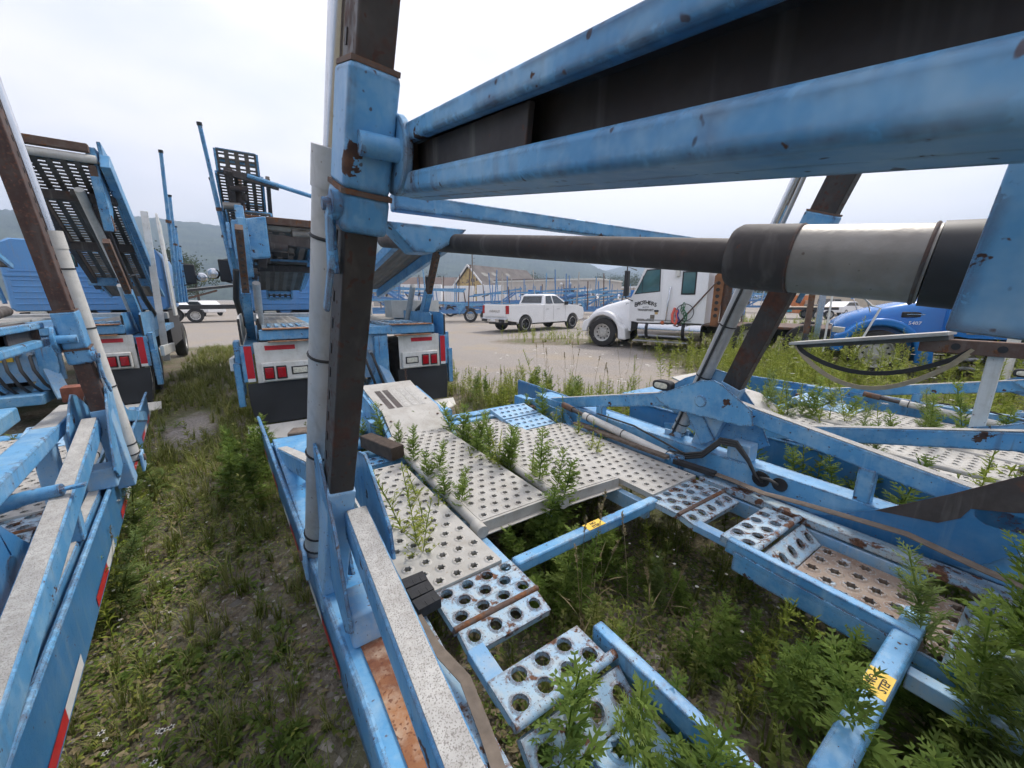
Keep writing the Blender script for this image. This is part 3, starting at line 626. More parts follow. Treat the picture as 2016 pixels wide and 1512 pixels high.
    MB().prism([(3.45, .40), (3.3, .60), (3.12, .62), (2.7, .60), (2.62, .52), (2.75, .40)], 1.075, 1.09).build('hinge_gusset', 'blue', root, bevel=.004)
    MB().lathe([(1.045, .014), (1.06, .03), (1.075, .036)], (0, 2.92, .53), 'x', 16).build('hinge_bolt', 'blue_rusty', root, smooth=40)
    MB().box(1.02, 1.10, 3.2, 3.36, .47, .56).build('pivot_block', 'rust_dark', root, bevel=.008)
    wp = [(.74, .50), (.62, .535), (.40, .68), (.20, .85), (.04, 1.0), (-.4, 1.36), (-1.0, 1.5), (-1.0, .85), (-.4, .80), (-.02, .69), (.10, .535), (.30, .50)]
    hole = [(.07 + .062 * math.cos(t), .80 + .042 * math.sin(t)) for t in np.linspace(0, 2 * math.pi, 19)]
    wpp = wp[:5] + [(.07 + .03, .84)] + [(.07 + .058 * math.cos(t), .80 + .042 * math.sin(t)) for t in np.linspace(math.pi / 2 - .3, math.pi / 2 - .3 + 2 * math.pi - .05, 22)] + [(.07 + .016, .8405)] + wp[4:]
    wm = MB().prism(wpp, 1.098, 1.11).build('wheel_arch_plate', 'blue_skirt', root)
    MB().prism([(.43, .66), (.20, .855), (.05, .995), (-.4, 1.36), (-.4, 1.06), (-.06, .86), (.0, .86), (.03, .845), (.14, .81), (.16, .755), (.22, .70)], 1.0945, 1.0975).build('grip_panel', 'web_dark', wm)
    # work lamp on the rail
    ov = lambda a, b_, kk=20: [(a * math.copysign(abs(math.cos(t)) ** .6, math.cos(t)), b_ * math.copysign(abs(math.sin(t)) ** .6, math.sin(t))) for t in np.linspace(0, 2 * math.pi, kk, endpoint=False)]
    lo = V3((1.15, 1.72, 1.06))
    lampo = MB().loft([[(lo.x + dx, lo.y + a * k_, lo.z + b_ * k_) for a, b_ in ov(.075, .036)] for dx, k_ in ((-.035, .86), (-.03, 1), (.03, 1), (.045, .7))]).build('work_lamp', 'rubber', root, smooth=40)
    MB().loft([[(lo.x + dx, lo.y + a * k_, lo.z + b_ * k_) for a, b_ in ov(.055, .022)] for dx, k_ in ((-.037, 1), (-.040, .8))]).build('lens', 'clear_lens', lampo, smooth=40)

def root_at(u, v, yaw, name, label, group):
    p = Vector((-math.sin(R(yaw)) * u + math.cos(R(yaw)) * v, math.cos(R(yaw)) * u + math.sin(R(yaw)) * v, 0))
    return thing(name, label, 'trailer', p, R(yaw), group)
G = 'car hauler trailers lying low in the weeds'
TR_A = root_at(0, 1.40, 34, 'car_hauler_trailer', 'blue car hauler trailer in the foreground with thick rusty lift post and raised deck beam', G)
trailer(TR_A, 1.79, .18, 1.81, taper=.055, main=True)
TR_B = root_at(1.90, -1.68, 40, 'car_hauler_trailer', 'blue car hauler trailer at the left edge beyond the weedy aisle, reddish post', G)
trailer(TR_B, 1.29, .0, 1.50, taper=.0, LEAN=.06)
TR_C = root_at(-1.5, 4.44, 34, 'car_hauler_trailer', 'blue car hauler trailer on the right half sunk in tall weeds', G)
trailer(TR_C, 1.2, .0, 1.45, taper=.0, upper=False)
# ------------------------------------------------------------------ wheels
_wc = {}
def wheel(parent, c, r=.50, wd=.28, rim='rim', s=1, holes=10, dual=False):
    """axis along x, outer face towards s"""
    k = (r, wd, rim, s, holes)
    if k not in _wc:
        a = wd / 2
        t = MB().lathe([(-a, r * .62), (-a, r * .80), (-a * .86, r * .95), (-a * .6, r), (a * .6, r), (a * .86, r * .95), (a, r * .80), (a, r * .62), (a * .7, r * .60), (-a * .7, r * .60), (-a, r * .62)], axis='x', nn=32, caps=False)
        f = MB().lathe([(s * a * .92, r * .62), (s * a * .85, r * .57), (s * a * .35, r * .52), (s * a * .30, r * .36), (s * a * .55, r * .30), (s * a * .60, r * .20), (s * a * .60, .001)], axis='x', nn=28, caps=False)
        h = MB()
        for i in range(holes):
            t_ = 2 * math.pi * i / holes
            h.lathe([(s * a * .34, r * .058), (s * a * .40, r * .055)], (0, r * .43 * math.cos(t_), r * .43 * math.sin(t_)), 'x', 8)
        g = MB()
        for i in range(10):
            t_ = 2 * math.pi * (i + .5) / 10
            g.lathe([(s * a * .5, r * .03), (s * a * .68, r * .025)], (0, r * .25 * math.cos(t_), r * .25 * math.sin(t_)), 'x', 6)
        ms = []
        for mb, mt in ((t, 'tyre'), (f, rim), (h, 'black'), (g, 'steel')):
            me = mb.mesh('w'); me.materials.append(M[mt]); me.polygons.foreach_set('use_smooth', [True] * len(me.polygons)); me.set_sharp_from_angle(angle=R(40)); ms.append(me)
        _wc[k] = ms
    ms = _wc[k]
    w_ = link_mesh('wheel', ms[0], parent, c)
    link_mesh('rim', ms[1], w_); link_mesh('hand_holes', ms[2], w_); link_mesh('wheel_nuts', ms[3], w_)
    return w_

# ------------------------------------------------------------------ car-hauler trucks in front of the trailers
def ramp(root, x0, wdt, y0, z0, y1, z1, cols=5, rows=None, rail='blue', name='loading_ramp'):
    a, b_ = V3((x0, y0, z0)), V3((x0, y1, z1)); ln = (b_ - a).length; d = (b_ - a) / ln
    rows = rows or int(ln / .062)
    pl = plate(name, root, a, (1, 0, 0), d, perf(wdt, round(ln, 3), cols, rows, .0, stagger=False, th=.03, mat='alum_shaded', rect=(wdt / cols * .27, ln / rows * .27)))
    up = d.cross(V3((1, 0, 0))) * -1
    for dx in (-.015, wdt + .015): MB().bar(V3((dx, 0, -.02)), V3((dx, ln, -.02)), .035, .085).build('ramp_rail', rail, pl)
    for f in (.02, .5, .98): MB().bar(V3((0, ln * f, -.05)), V3((wdt, ln * f, -.05)), .05, .04).build('ramp_rib', rail, pl)
    return pl
def hauler(root, ramps, stakes, mir):
    for s in (-1, 1):
        X = lambda a: s * a
        def bx(a, b_, *r): return (min(X(a), X(b_)), max(X(a), X(b_))) + r
        for xa in (1.29, 1.10):
            MB().prism([(0, 1.16), (1.9, 1.16), (1.9, 1.42), (1.3, 1.50), (.1, 1.50), (0, 1.46)], X(xa), X(xa - .02)).build('side_channel', 'white_old' if s < 0 else 'blue', root, bevel=.003)
        MB().box(*bx(1.12, 1.27, .01, 4.2, 1.05, 1.16)).build('side_rail', 'blue', root, bevel=.008)
        MB().box(*bx(1.268, 1.292, -.006, -.001, 1.17, 1.47)).box(*bx(1.078, 1.102, -.006, -.001, 1.17, 1.47)).build('channel_end', 'black', root)
        # rear panel with lamps
        pn = MB().box(*bx(.56, 1.17, -.03, -.005, .66, 1.19)).build('rear_panel', 'white_old', root, bevel=.006)
        MB().box(*bx(.74, 1.06, -.034, -.031, 1.09, 1.145)).build('reflective_tape', 'red_tape', pn)
        bxx = MB().box(*bx(.58, 1.12, -.11, -.035, .72, .95)).build('lamp_box', 'white_old', root, bevel=.014)
        for xc in (1.045, .915):
            bz = MB().box(*bx(xc - .055, xc + .055, -.122, -.108, .745, .905)).build('lamp', 'rubber', bxx, bevel=.022)
            MB().box(*bx(xc - .043, xc + .043, -.134, -.118, .762, .888)).build('red_lens', 'red_lens', bz, bevel=.02)
        bz = MB().box(*bx(.62, .81, -.120, -.108, .785, .885)).build('lamp', 'rubber', bxx, bevel=.045)
        MB().box(*bx(.637, .793, -.128, -.116, .80, .87)).build('clear_lens', 'clear_lens', bz, bevel=.033)
        MB().box(*bx(1.19, 1.31, -.02, .0, .72, 1.16)).build('corner_post', 'blue', root, bevel=.006)
        MB().box(*bx(1.195, 1.27, -.0235, -.0205, .76, 1.15)).build('reflective_tape', 'red_tape', root); MB().box(*bx(1.195, 1.27, -.0235, -.0205, .72, .76)).build('reflective_tape', 'white_tape', root)
        MB().box(*bx(1.31, 1.37, .05, .35, .55, 1.2)).build('side_bracket', 'blue', root, bevel=.006)
        MB().bar((X(1.42), .3, .9), (X(1.38), 2.2, .78), .05, .16).build('side_fender', 'white_old', root, bevel=.01)
        MB().bar((X(1.36), .02, .42), (X(1.36), .02, .95), .07, .06, (0, 1, 0)).build('corner_tube', 'blue', root, bevel=.006)
        # mud flap, chain and its curled guard
        MB().loft([[(X(a), -.04 + dy, z) for a, dy, z in ((1.28, 0, .70), (1.28, -.02, .45), (1.24, -.05, .20), (.52, -.05, .20), (.52, -.02, .45), (.52, 0, .70))],
                   [(X(a), -.028 + dy, z) for a, dy, z in ((1.28, 0, .70), (1.28, -.02, .45), (1.24, -.05, .20), (.52, -.05, .20), (.52, -.02, .45), (.52, 0, .70))]]).build('mud_flap', 'flap', root)
        g = MB(); gp = []
        for i in range(11):
            t = i / 10; gp.append((t, .22 - .10 * math.sin(t * math.pi) ** .7 - .02 * t))
        secs = []
        for i in range(11):
            t = i / 10; x = 1.34 - .86 * t; dep = .04 + .30 * math.sin(math.pi * min(1, t * .8 + .06)); secs.append([(X(x), -.10, .185), (X(x), -.10 - dep, .10 - .02 * t), (X(x), -.10 - dep, .085 - .02 * t), (X(x), -.10, .17)])
        MB().loft(secs).build('flap_guard', 'flap_white', root)
        ch = MB()
        for i in range(13): ch.ring((X(.60), -.13 - .004 * i, .70 - i * .041), (1, 0, 0) if i % 2 else (0, 1, 0), .017, .0055, 8, 5)
        ch.build('chain', 'rust_dark', root)
        for y in (.75, 1.95):
            wheel(root, (X(1.02), y, .5), .5, .27, 'rim', s); wheel(root, (X(.70), y, .5), .5, .27, 'rim', s)
        # deck plates
        plate('deck_plate', root, (-1.06 if s < 0 else .46, .06, 1.345), (1, 0, 0), (0, 1, 0), perf(.60, 1.25, 6, 10, .03, star=False, mat='blue_rusty'))
        for k in range(5):
            x = (X(.58) if s > 0 else X(1.0)) + k * .085 * 1
            MB().box(x, x + .035, .2, .75, 1.349, 1.362).build('traction_bar', 'blue_pale' if k % 2 else 'blue', root)
        for yy, yl in ((1.45, 1.1), (2.65, 1.4)):
            plate('deck_plate', root, (-1.06 if s < 0 else .46, yy, 1.34), (1, 0, 0), (0, 1, 0), perf(.60, yl, 5, int(yl / .08), .0, stagger=False, rect=(.045, .016), mat='alum'))
        MB().box(*bx(.42, 1.1, -.05, .06, 1.21, 1.335)).build('rear_beam', 'blue', root, bevel=.012)
        MB().box(*bx(.46, 1.06, -.09, .05, 1.337, 1.35)).box(*bx(.5, 1.02, -.13, -.02, 1.19, 1.203)).build('rusted_lip', 'rust_orange', root, bevel=.003)
        # post with perforated upper length
        pb, pm, pt = V3((X(1.19), .85, 1.15)), V3((X(1.17), .30, 1.80)), V3((X(1.14), -.25, 2.45))
        po = MB().bar(pb, pm, .10, .13, (0, 1, 0)).build('deck_post', 'blue', root, bevel=.008)
        up_ = MB().bar(pm - (pm - pb).normalized() * .05, pt, .075, .10, (0, 1, 0)).build('inner_post', 'rust_dark', root, bevel=.004)
        for i in range(10):
            c = pm.lerp(pt, (i + .5) / 10) + V3((0, -.052, -.02)); MB().box(c.x - .014, c.x + .014, c.y - .004, c.y + .001, c.z - .014, c.z + .014).build('slot', 'black', up_)
        MB().tube([pb + V3((X(-.12), .35, .05)), pm + V3((X(-.12), .35, .1))], .045, 14).build('deck_cylinder', 'cyl_grey', root, smooth=40)
        MB().tube([pm + V3((X(.07), .2, .25)), pm + V3((X(.12), .35, -.1)), pb + V3((X(.1), .5, .3)), pb + V3((X(.02), .45, .12))], .035, 10).build('air_hose', 'hose', root, smooth=60)
    # rear centre: cross beam, hitch, hoses
    MB().box(-.46, .46, -.05, .08, 1.22, 1.33).build('rear_beam', 'blue', root, bevel=.012)
    MB().box(-.44, .44, .10, 4.2, 1.20, 1.31).build('deck_spine', 'blue', root, bevel=.02)
    MB().box(-.42, .42, .02, .06, .62, 1.215).build('hitch_plate', 'blue_pale', root, bevel=.005, label='blue centre panel streaked with brown rust')
    MB().prism([(-.40, 1.2), (-.22, 1.2), (-.20, .72), (-.1, .5), (-.34, .5), (-.40, .8)], -.06, .0, 'y').prism([(.40, 1.2), (.22, 1.2), (.20, .72), (.1, .5), (.34, .5), (.40, .8)], -.06, .0, 'y').build('hitch_cheek', 'blue', root, bevel=.006)
    MB().bar((-.0, -.3, .42), (0, .6, .42), .5, .14).build('hitch_beam', 'blue', root, bevel=.02)
    MB().bar((.30, -.02, .78), (.42, -.22, .40), .14, .05).build('hitch_step', 'blue_pale', root, bevel=.006)
    MB().box(-.12, -.0, -.012, .018, .90, .95).build('warning_label', 'yellow_label', root)
    for i in range(5):
        x = -.28 + i * .11
        MB().tube([(x, .0, .98), (x + .01, -.09, .95), (x + .04, -.17, .80), (x + .1, -.16, .60), (x + .16, -.06, .46), (x + .18, .1, .44)], .018, 8).build('air_hose', 'hose', root, smooth=60)
        MB().lathe([(-.05, .028), (.01, .03)], (x, .0, .985), 'y', 10).build('coupling', 'steel', root)
    # cab
    prof = [(-1.22, 1.50), (-1.22, 2.62), (-1.16, 2.80), (-1.02, 2.88), (1.02, 2.88), (1.16, 2.80), (1.22, 2.62), (1.22, 1.50), (1.16, 1.44), (-1.16, 1.44)]
    cab = MB().loft([[(x * k, y, 2.1 + (z - 2.1) * k) for x, z in prof] for y, k in ((4.58, .97), (4.62, 1), (6.9, 1), (7.1, .97))]).build('cab', 'blue_cab', root, smooth=30)
    for i, z in enumerate((1.58, 1.70, 1.82, 1.94, 2.06, 2.24)):
        for x0, x1 in ((-1.12, -.36), (-.28, .36), (.44, 1.12)): MB().box(x0, x1, 4.566, 4.585, z, z + .028).build('panel_rib', 'blue_cab', cab, bevel=.006)
    MB().box(-1.2, 1.2, 4.56, 4.585, 2.14, 2.19).build('belt_moulding', 'blue_cab', cab, bevel=.008)
    for x0, x1 in ((-.52, -.16), (.14, .78)):
        wn = MB().box(x0 - .03, x1 + .03, 4.562, 4.588, 2.36, 2.64).build('window_frame', 'rubber', cab, bevel=.05)
        MB().box(x0, x1, 4.552, 4.57, 2.385, 2.615).build('pane', 'glass_green', wn, bevel=.04)
    for x in (-.85, .9): MB().box(x - .12, x + .12, 4.54, 4.59, 1.36, 1.44).build('cab_lamp', 'clear_lens', cab, bevel=.03)
    for x in (-.55, .1, .62): MB().prism([(x - .12, 1.44), (x + .12, 1.44), (x, 1.30)], 4.6, 4.72, 'y').build('cab_bracket', 'blue_cab', cab)
    MB().box(-1.15, 1.15, 4.7, 7.2, .55, 1.42).build('chassis', 'black', root)
    for s in (-1, 1): wheel(root, (s * 1.05, 7.6, .5), .5, .28, 'rim', s)
    MB().box(-1.2, 1.2, 4.1, 4.4, 1.25, 1.40).build('front_cross', 'cyl_grey', root, bevel=.02)
    # head rack stakes and mirrors
    for (x, y, z0, dx, dy, z1, r_) in stakes:
        st = MB().tube([(x, y, z0), (x + dx, y + dy, z1)], r_, 8).build('stake', 'blue', root, smooth=40)
        MB().tube([(x + dx * .55, y + dy * .55, z0 + (z1 - z0) * .55), (x + dx * .57, y + dy * .57, z0 + (z1 - z0) * .57)], r_ * 1.6, 8).build('stake_collar', 'rust_dark', st, smooth=40)
        MB().tube([(x + dx * .985, y + dy * .985, z0 + (z1 - z0) * .985), (x + dx, y + dy, z1 + .01)], r_ * 1.25, 8).build('stake_cap', 'black', st, smooth=40)
    for s in mir:
        MB().tube([(s * 1.2, 6.3, 2.0), (s * 1.62, 6.4, 2.1), (s * 1.62, 6.4, 2.62), (s * 1.2, 6.3, 2.7)], .018, 8).build('mirror_arm', 'black', root, smooth=60)
        MB().box(s * 1.62 - .12, s * 1.62 + .12, 6.3, 6.42, 2.1, 2.62).build('mirror', 'black', root, bevel=.03)
        MB().lathe([(6.25, .001), (6.26, .10), (6.32, .13), (6.34, .12)], (s * 1.86, 0, 2.28), 'y', 18).build('round_mirror', 'chrome', root, smooth=50)
        MB().prism([(4.5, 1.3), (5.0, 1.3), (5.0, 3.4), (4.6, 3.6), (4.5, 3.4)], s * 1.27, s * 1.31).build('head_rack', 'white_old' if s > 0 else 'blue', root, bevel=.006)
    for a in ramps: ramp(root, *a)

GT = 'car hauler trucks parked ahead of the trailers'
def truck_at(u, v, yaw, label):
    p = W(u, v); return thing('car_hauler_truck', label, 'truck', p, R(yaw), GT)
T1 = truck_at(5.5, 1.17, 33, 'blue car hauler truck straight ahead, both tail lamp panels showing beside the thick post')
stk = lambda s: [(s * 1.36, 4.9, 1.6, s * .22, -.5, 4.9, .035), (s * 1.40, 5.3, 1.6, s * .16, -.3, 4.1, .032), (s * 1.42, 5.9, 1.6, s * .1, -.2, 3.5, .03), (s * 1.44, 6.5, 1.6, s * .05, 0, 3.1, .03)]
hauler(T1, [(-1.04, .72, 3.5, 2.02, .42, 2.62), (-1.40, .68, 4.75, 3.05, 3.75, 3.92), (-1.37, .60, 3.73, 3.95, 3.66, 4.30, 4, 5), (-.86, .40, 3.75, 1.98, 3.9, 1.72, 4, 5), (.58, .58, 3.3, 1.90, -.45, 2.50)], stk(-1) + stk(1)[:2], (-1, 1))
for (x, y, z, sx, sy, sz, rz_) in ((-.62, .55, 2.42, .22, .3, .2, .3), (-.95, .62, 2.2, .16, .35, .3, .1), (-.70, 1.0, 2.32, .3, .25, .12, -.2), (-1.05, 1.3, 2.05, .12, .5, .16, 0), (-1.2, 4.3, 3.1, .16, .3, .6, .2), (-1.1, 4.0, 3.6, .2, .2, .35, -.3)):
    q = MB().box(-sx * .3, sx * .3, -sy * .3, sy * .3, -sz * .3, sz * .3).tube([(-sx * .55, 0, 0), (sx * .55, 0, 0)], sz * .18, 10).build('ratchet_winch', 'web_dark', T1, bevel=.012); q.location = (x, y, z); q.rotation_euler = (.3, .1, rz_)
for (p_, q_, w_, h_, mt) in (((-1.12, 4.5, 1.95), (-1.12, .3, 2.70), .09, .16, 'blue'), ((-.26, 3.6, 1.95), (-.26, .35, 2.62), .09, .14, 'blue_shed'), ((-1.22, 4.9, 2.4), (-1.22, 3.7, 4.0), .10, .22, 'web_dark'), ((-.62, 4.85, 2.9), (-.62, 3.75, 3.95), .07, .12, 'web_dark'),
                             ((-1.3, 3.7, 3.95), (-.45, 3.7, 3.80), .09, .12, 'web_dark'), ((-1.2, .5, 2.45), (-.2, .5, 2.40), .16, .12, 'web_dark'), ((-1.1, 1.6, 2.15), (-.3, 1.6, 2.15), .10, .10, 'web_dark'), ((-1.2, 3.55, 2.0), (-.3, 3.55, 1.95), .14, .12, 'blue'),
                             ((1.20, 3.4, 1.80), (1.20, -.4, 2.42), .09, .16, 'blue'), ((.52, 3.4, 1.80), (.52, -.4, 2.42), .09, .14, 'blue'), ((.5, -.3, 2.44), (1.25, -.3, 2.44), .14, .10, 'web_dark')):
    MB().bar(p_, q_, w_, h_).build('deck_arm', 'blue' if mt == 'blue_shed' else mt, T1, bevel=.012)
ramp(T1, -1.34, .70, 4.55, 2.62, 3.95, 3.32); ramp(T1, -1.00, .66, 3.3, 1.86, 1.5, 2.22)
for i, (x, y, z) in enumerate(((-1.0, .45, 2.5), (-.8, .45, 2.34), (-.45, .5, 2.52), (-1.1, 3.8, 3.7), (-1.25, 3.9, 3.4), (-.6, 2.0, 2.2))): MB().tube([(x - .14, y, z), (x + .14, y + .03, z + .02)], .05 + .012 * (i % 3), 12).build('deck_roller', 'web_dark' if i % 2 else 'cyl_brown', T1, smooth=40)
# loose pieces of the raised deck of this truck
MB().bar((-1.10, .40, 2.64), (-.30, .40, 2.64), .10, .09).build('roller_beam', 'rust_dark', T1, bevel=.01)
MB().tube([(-.95, .52, 2.60), (-.30, .52, 2.58)], .055, 14).build('strap_roller', 'cyl_pale', T1, smooth=40)
MB().tube([(-.95, 3.66, 3.92), (1.3, 3.66, 3.45)], .04, 8).build('rack_tube', 'blue', T1, smooth=40)
MB().prism([(.42, 2.62), (.50, 2.20), (.30, 1.95), (.18, 2.35), (.2, 2.62)], -1.16, -1.06).build('post_bracket', 'blue', T1, bevel=.01)
MB().prism([(4.3, 1.9), (4.9, 3.3), (4.5, 4.0), (4.3, 4.0), (3.9, 3.2)], -1.10, -1.04).build('rack_side', 'rust_dark', T1, bevel=.02)
MB().tube([(.5, .6, 2.3), (.75, 2.5, 2.0)], .05, 12).build('ramp_cylinder', 'cyl_pale', T1, smooth=40)
MB().prism([(-1.22, 2.6), (-.86, 2.68), (-.86, 2.2), (-1.22, 2.15)], .30, .42, 'y').build('sleeve_box', 'blue', T1, bevel=.02)
MB().prism([(1.9, 1.6), (1.55, 2.45), (.6, 2.62), (.45, 2.3), (1.2, 1.5)], -1.28, -1.24).build('slotted_guard', 'blue', T1, bevel=.006)
MB().prism([(1.7, .0), (1.3, .0), (.9, .2), (.85, .45), (1.25, .65), (1.6, .65)], -1.05, -.75, 'z').build('torn_flap', 'flap_white', T1).location = (0, 1.2, 2.42)
T2 = truck_at(7.7, -2.60, 36, 'blue car hauler truck ahead of the leftmost trailer, its ramp tilted steeply up')
hauler(T2, [(.50, .76, 2.3, 2.05, -.15, 3.42, 6), (-1.05, .58, 2.4, 2.2, .9, 2.75), (.28, .55, 3.9, 1.85, 3.4, 2.55, 5, 10)], stk(1) + stk(-1)[:1], (1,))
for (p_, q_, w_, h_, mt) in (((1.28, 2.5, 1.95), (1.28, -.2, 3.45), .10, .20, 'blue'), ((.48, 2.5, 1.92), (.48, -.2, 3.40), .08, .14, 'web_dark'), ((.5, .3, 3.05), (1.25, .3, 3.05), .12, .12, 'web_dark'), ((.5, 1.3, 2.5), (1.25, 1.3, 2.5), .12, .12, 'web_dark'), ((.4, 2.35, 2.0), (1.3, 2.35, 2.0), .16, .14, 'blue'), ((1.0, 2.2, 1.45), (1.05, .2, 2.95), .08, .10, 'web_dark'), ((.9, .2, 3.1), (.9, 1.9, 2.1), .16, .10, 'alum_shaded')):
    MB().bar(p_, q_, w_, h_).build('deck_arm', mt, T2, bevel=.012)
ramp(T2, .40, .80, 3.9, 1.75, 2.4, 2.25)
MB().tube([(.25, -.15, 3.46), (1.2, -.15, 3.46)], .05, 12).build('strap_roller', 'cyl_pale', T2, smooth=40)
MB().bar((.15, -.16, 3.58), (1.15, -.16, 3.58), .09, .10).build('roller_beam', 'rust_dark', T2, bevel=.01)
MB().prism([(.45, 3.62), (.25, 2.9), (.02, 2.6), (-.12, 3.2), (-.1, 3.62)], 1.10, 1.20).build('post_bracket', 'blue', T2, bevel=.01)
MB().prism([(2.5, 2.0), (.3, 3.62), (-.1, 3.70), (-.05, 3.3), (2.2, 1.8)], 1.22, 1.26).build('slotted_guard', 'blue', T2, bevel=.006)
MB().bar((1.17, .10, 2.62), (1.14, -.1, 3.4), .075, .10, (0, 1, 0)).build('inner_post', 'rust_dark', T2, bevel=.004)
MB().bar((-1.3, .3, 3.30), (.2, .1, 3.32), .06, .06).build('rack_tube', 'blue', T2, bevel=.006)
MB().tube([(.95, .0, 3.1), (.98, .9, 2.3), (1.0, 1.3, 1.95)], .05, 12).build('ramp_cylinder', 'cyl_pale', T2, smooth=40)
MB().bar((1.32, 1.5, .6), (1.36, 1.9, 3.2), .10, .03, (0, 1, 0)).build('rack_upright', 'white_old', T2, bevel=.004)

# ------------------------------------------------------------------ road tractors
def tractor(name, label, loc, rz, pm, trim, sleeper=True, back=True):
    root = thing(name, label, 'truck', loc, rz, None)
    cab_m = pm
    # hood
    def sec(y, hw, z0, z1, k=.22):
        return [(-hw, y, z0), (-hw, y, z1 - k), (-hw * .93, y, z1 - k * .45), (-hw * .72, y, z1 - k * .08), (-hw * .3, y, z1), (hw * .3, y, z1), (hw * .72, y, z1 - k * .08), (hw * .93, y, z1 - k * .45), (hw, y, z1 - k), (hw, y, z0)]
    MB().loft([sec(.78, .62, .70, 1.02, .2), sec(.74, .74, .62, 1.16, .22), (sec(.55, .80, .6, 1.32)), sec(.1, .84, .6, 1.50, .26), sec(-.5, .88, .6, 1.66, .26), sec(-.98, .96, .6, 1.78, .26)]).build('hood', cab_m, root, smooth=45)
    MB().box(-.5, .5, .765, .80, .72, 1.1).build('grille', 'chrome', root, bevel=.02)
    arc = lambda r, a0, a1, k=14: [(r * math.cos(t), .52 + r * math.sin(t)) for t in np.linspace(a0, a1, k)]
    for s in (-1, 1):
        f = [(.80, .52), (.82, .66), (.76, .90)] + [(.70 * math.cos(t), .58 + .70 * math.sin(t)) for t in np.linspace(.62, math.pi - .35, 12)] + [(-.86, .70), (-.90, .30), (-.62, .30)] + arc(.60, math.pi - .2, .1, 14) + [(.62, .52)]
        MB().prism(f, s * 1.20, s * .70).build('fender', cab_m, root, bevel=.045, smooth=40)
        MB().loft([[(s * 1.08, .60, .92), (s * 1.08, .60, 1.06), (s * .8, .76, 1.06), (s * .8, .76, .92)], [(s * 1.14, .62, .93), (s * 1.14, .62, 1.05), (s * .8, .80, 1.05), (s * .8, .80, .93)]]).build('headlamp', 'clear_lens', root, smooth=30)
        wheel(root, (s * 1.04, 0, .51), .51, .29, 'rim', s)
        for y in (-4.6, -5.9):
            wheel(root, (s * 1.04, y, .51), .51, .28, 'rim', s)
        # door with glass
        dr = [(-1.02, .98), (-1.00, 1.70), (-1.22, 2.15), (-1.45, 2.72), (-2.02, 2.76), (-2.05, .92), (-1.3, .92)]
        d_ = MB().prism(dr, s * 1.232, s * 1.218).build('door', cab_m, root, bevel=.006)
        MB().prism([(-1.13, 1.84), (-1.30, 2.18), (-1.50, 2.62), (-1.95, 2.64), (-1.98, 1.92)], s * 1.2335, s * 1.236).build('window_seal', 'rubber', d_)
        MB().prism([(-1.18, 1.87), (-1.33, 2.19), (-1.52, 2.585), (-1.92, 2.60), (-1.945, 1.95)], s * 1.236, s * 1.239).build('pane', 'glass_green', d_)
        MB().box(min(s * 1.235, s * 1.245), max(s * 1.235, s * 1.245), -1.40, -1.385, 1.9, 2.42).build('vent_bar', 'rubber', d_)
        MB().box(min(s * 1.232, s * 1.258), max(s * 1.232, s * 1.258), -1.98, -1.84, 1.28, 1.34).build('door_handle', 'black', d_, bevel=.008)
        if sleeper:
            sw = MB().box(min(s * 1.236, s * 1.226), max(s * 1.236, s * 1.226), -3.04, -2.62, 1.82, 2.52).build('side_window', 'rubber', root, bevel=.03)
            MB().box(min(s * 1.240, s * 1.236), max(s * 1.240, s * 1.236), -3.00, -2.66, 1.86, 2.48).build('pane', 'glass_green', sw, bevel=.02)
        MB().tube([(s * 1.26, -2.22, 1.0), (s * 1.29, -2.24, 1.05), (s * 1.29, -2.30, 2.0), (s * 1.25, -2.30, 2.05)], .02, 8).build('grab_handle', 'chrome', root, smooth=60)
        # mirror
        MB().tube([(s * 1.2, -1.15, 2.62), (s * 1.5, -.95, 2.72), (s * 1.5, -.95, 1.72), (s * 1.2, -1.1, 1.62)], .02, 8).build('mirror_arm', 'black', root, smooth=60)
        MB().box(s * 1.5 - .11, s * 1.5 + .11, -1.02, -.90, 1.78, 2.60).build('mirror', 'black', root, bevel=.03)
        MB().lathe([(.0, .001), (.02, .09), (.06, .10)], (s * .95, .30, 1.78), 'y', 14).build('hood_mirror', 'chrome', root, smooth=50)
        MB().tube([(s * .95, .33, 1.76), (s * .9, .2, 1.40)], .012, 6).build('hood_mirror_arm', 'chrome', root)
        # tank and steps
        tk = MB().lathe([(-3.32, .001), (-3.32, .28), (-3.29, .33), (-1.33, .33), (-1.30, .28), (-1.30, .001)], (s * .93, 0, .70), 'y', 32).build('fuel_tank', 'chrome', root, smooth=35)
        for y in (-1.62, -2.78): MB().lathe([(y - .05, .331), (y - .05, .341), (y + .05, .341), (y + .05, .331)], (s * .93, 0, .70), 'y', 32).build('tank_strap', 'black', tk)
        MB().box(min(s * 1.0, s * 1.24), max(s * 1.0, s * 1.24), -3.0, -1.25, 1.0, 1.03).build('upper_step', 'steel', tk, bevel=.006)
        MB().box(min(s * 1.12, s * 1.30), max(s * 1.12, s * 1.30), -2.95, -1.2, .30, .345).build('lower_step', 'steel', root, bevel=.008)
        MB().lathe([(s * 1.21, .001), (s * 1.21, .06), (s * 1.23, .055)], (0, -2.12, .95), 'x', 14).build('side_marker', 'amber_lens', root)
    # cab and sleeper
    zr = 2.95
    cp = lambda y, z1, k=1: [(-1.22 * k, y, .95), (-1.22 * k, y, z1 - .35), (-1.14 * k, y, z1 - .1), (-.9 * k, y, z1), (.9 * k, y, z1), (1.14 * k, y, z1 - .1), (1.22 * k, y, z1 - .35), (1.22 * k, y, .95)]
    yb = -3.3 if sleeper else -2.4
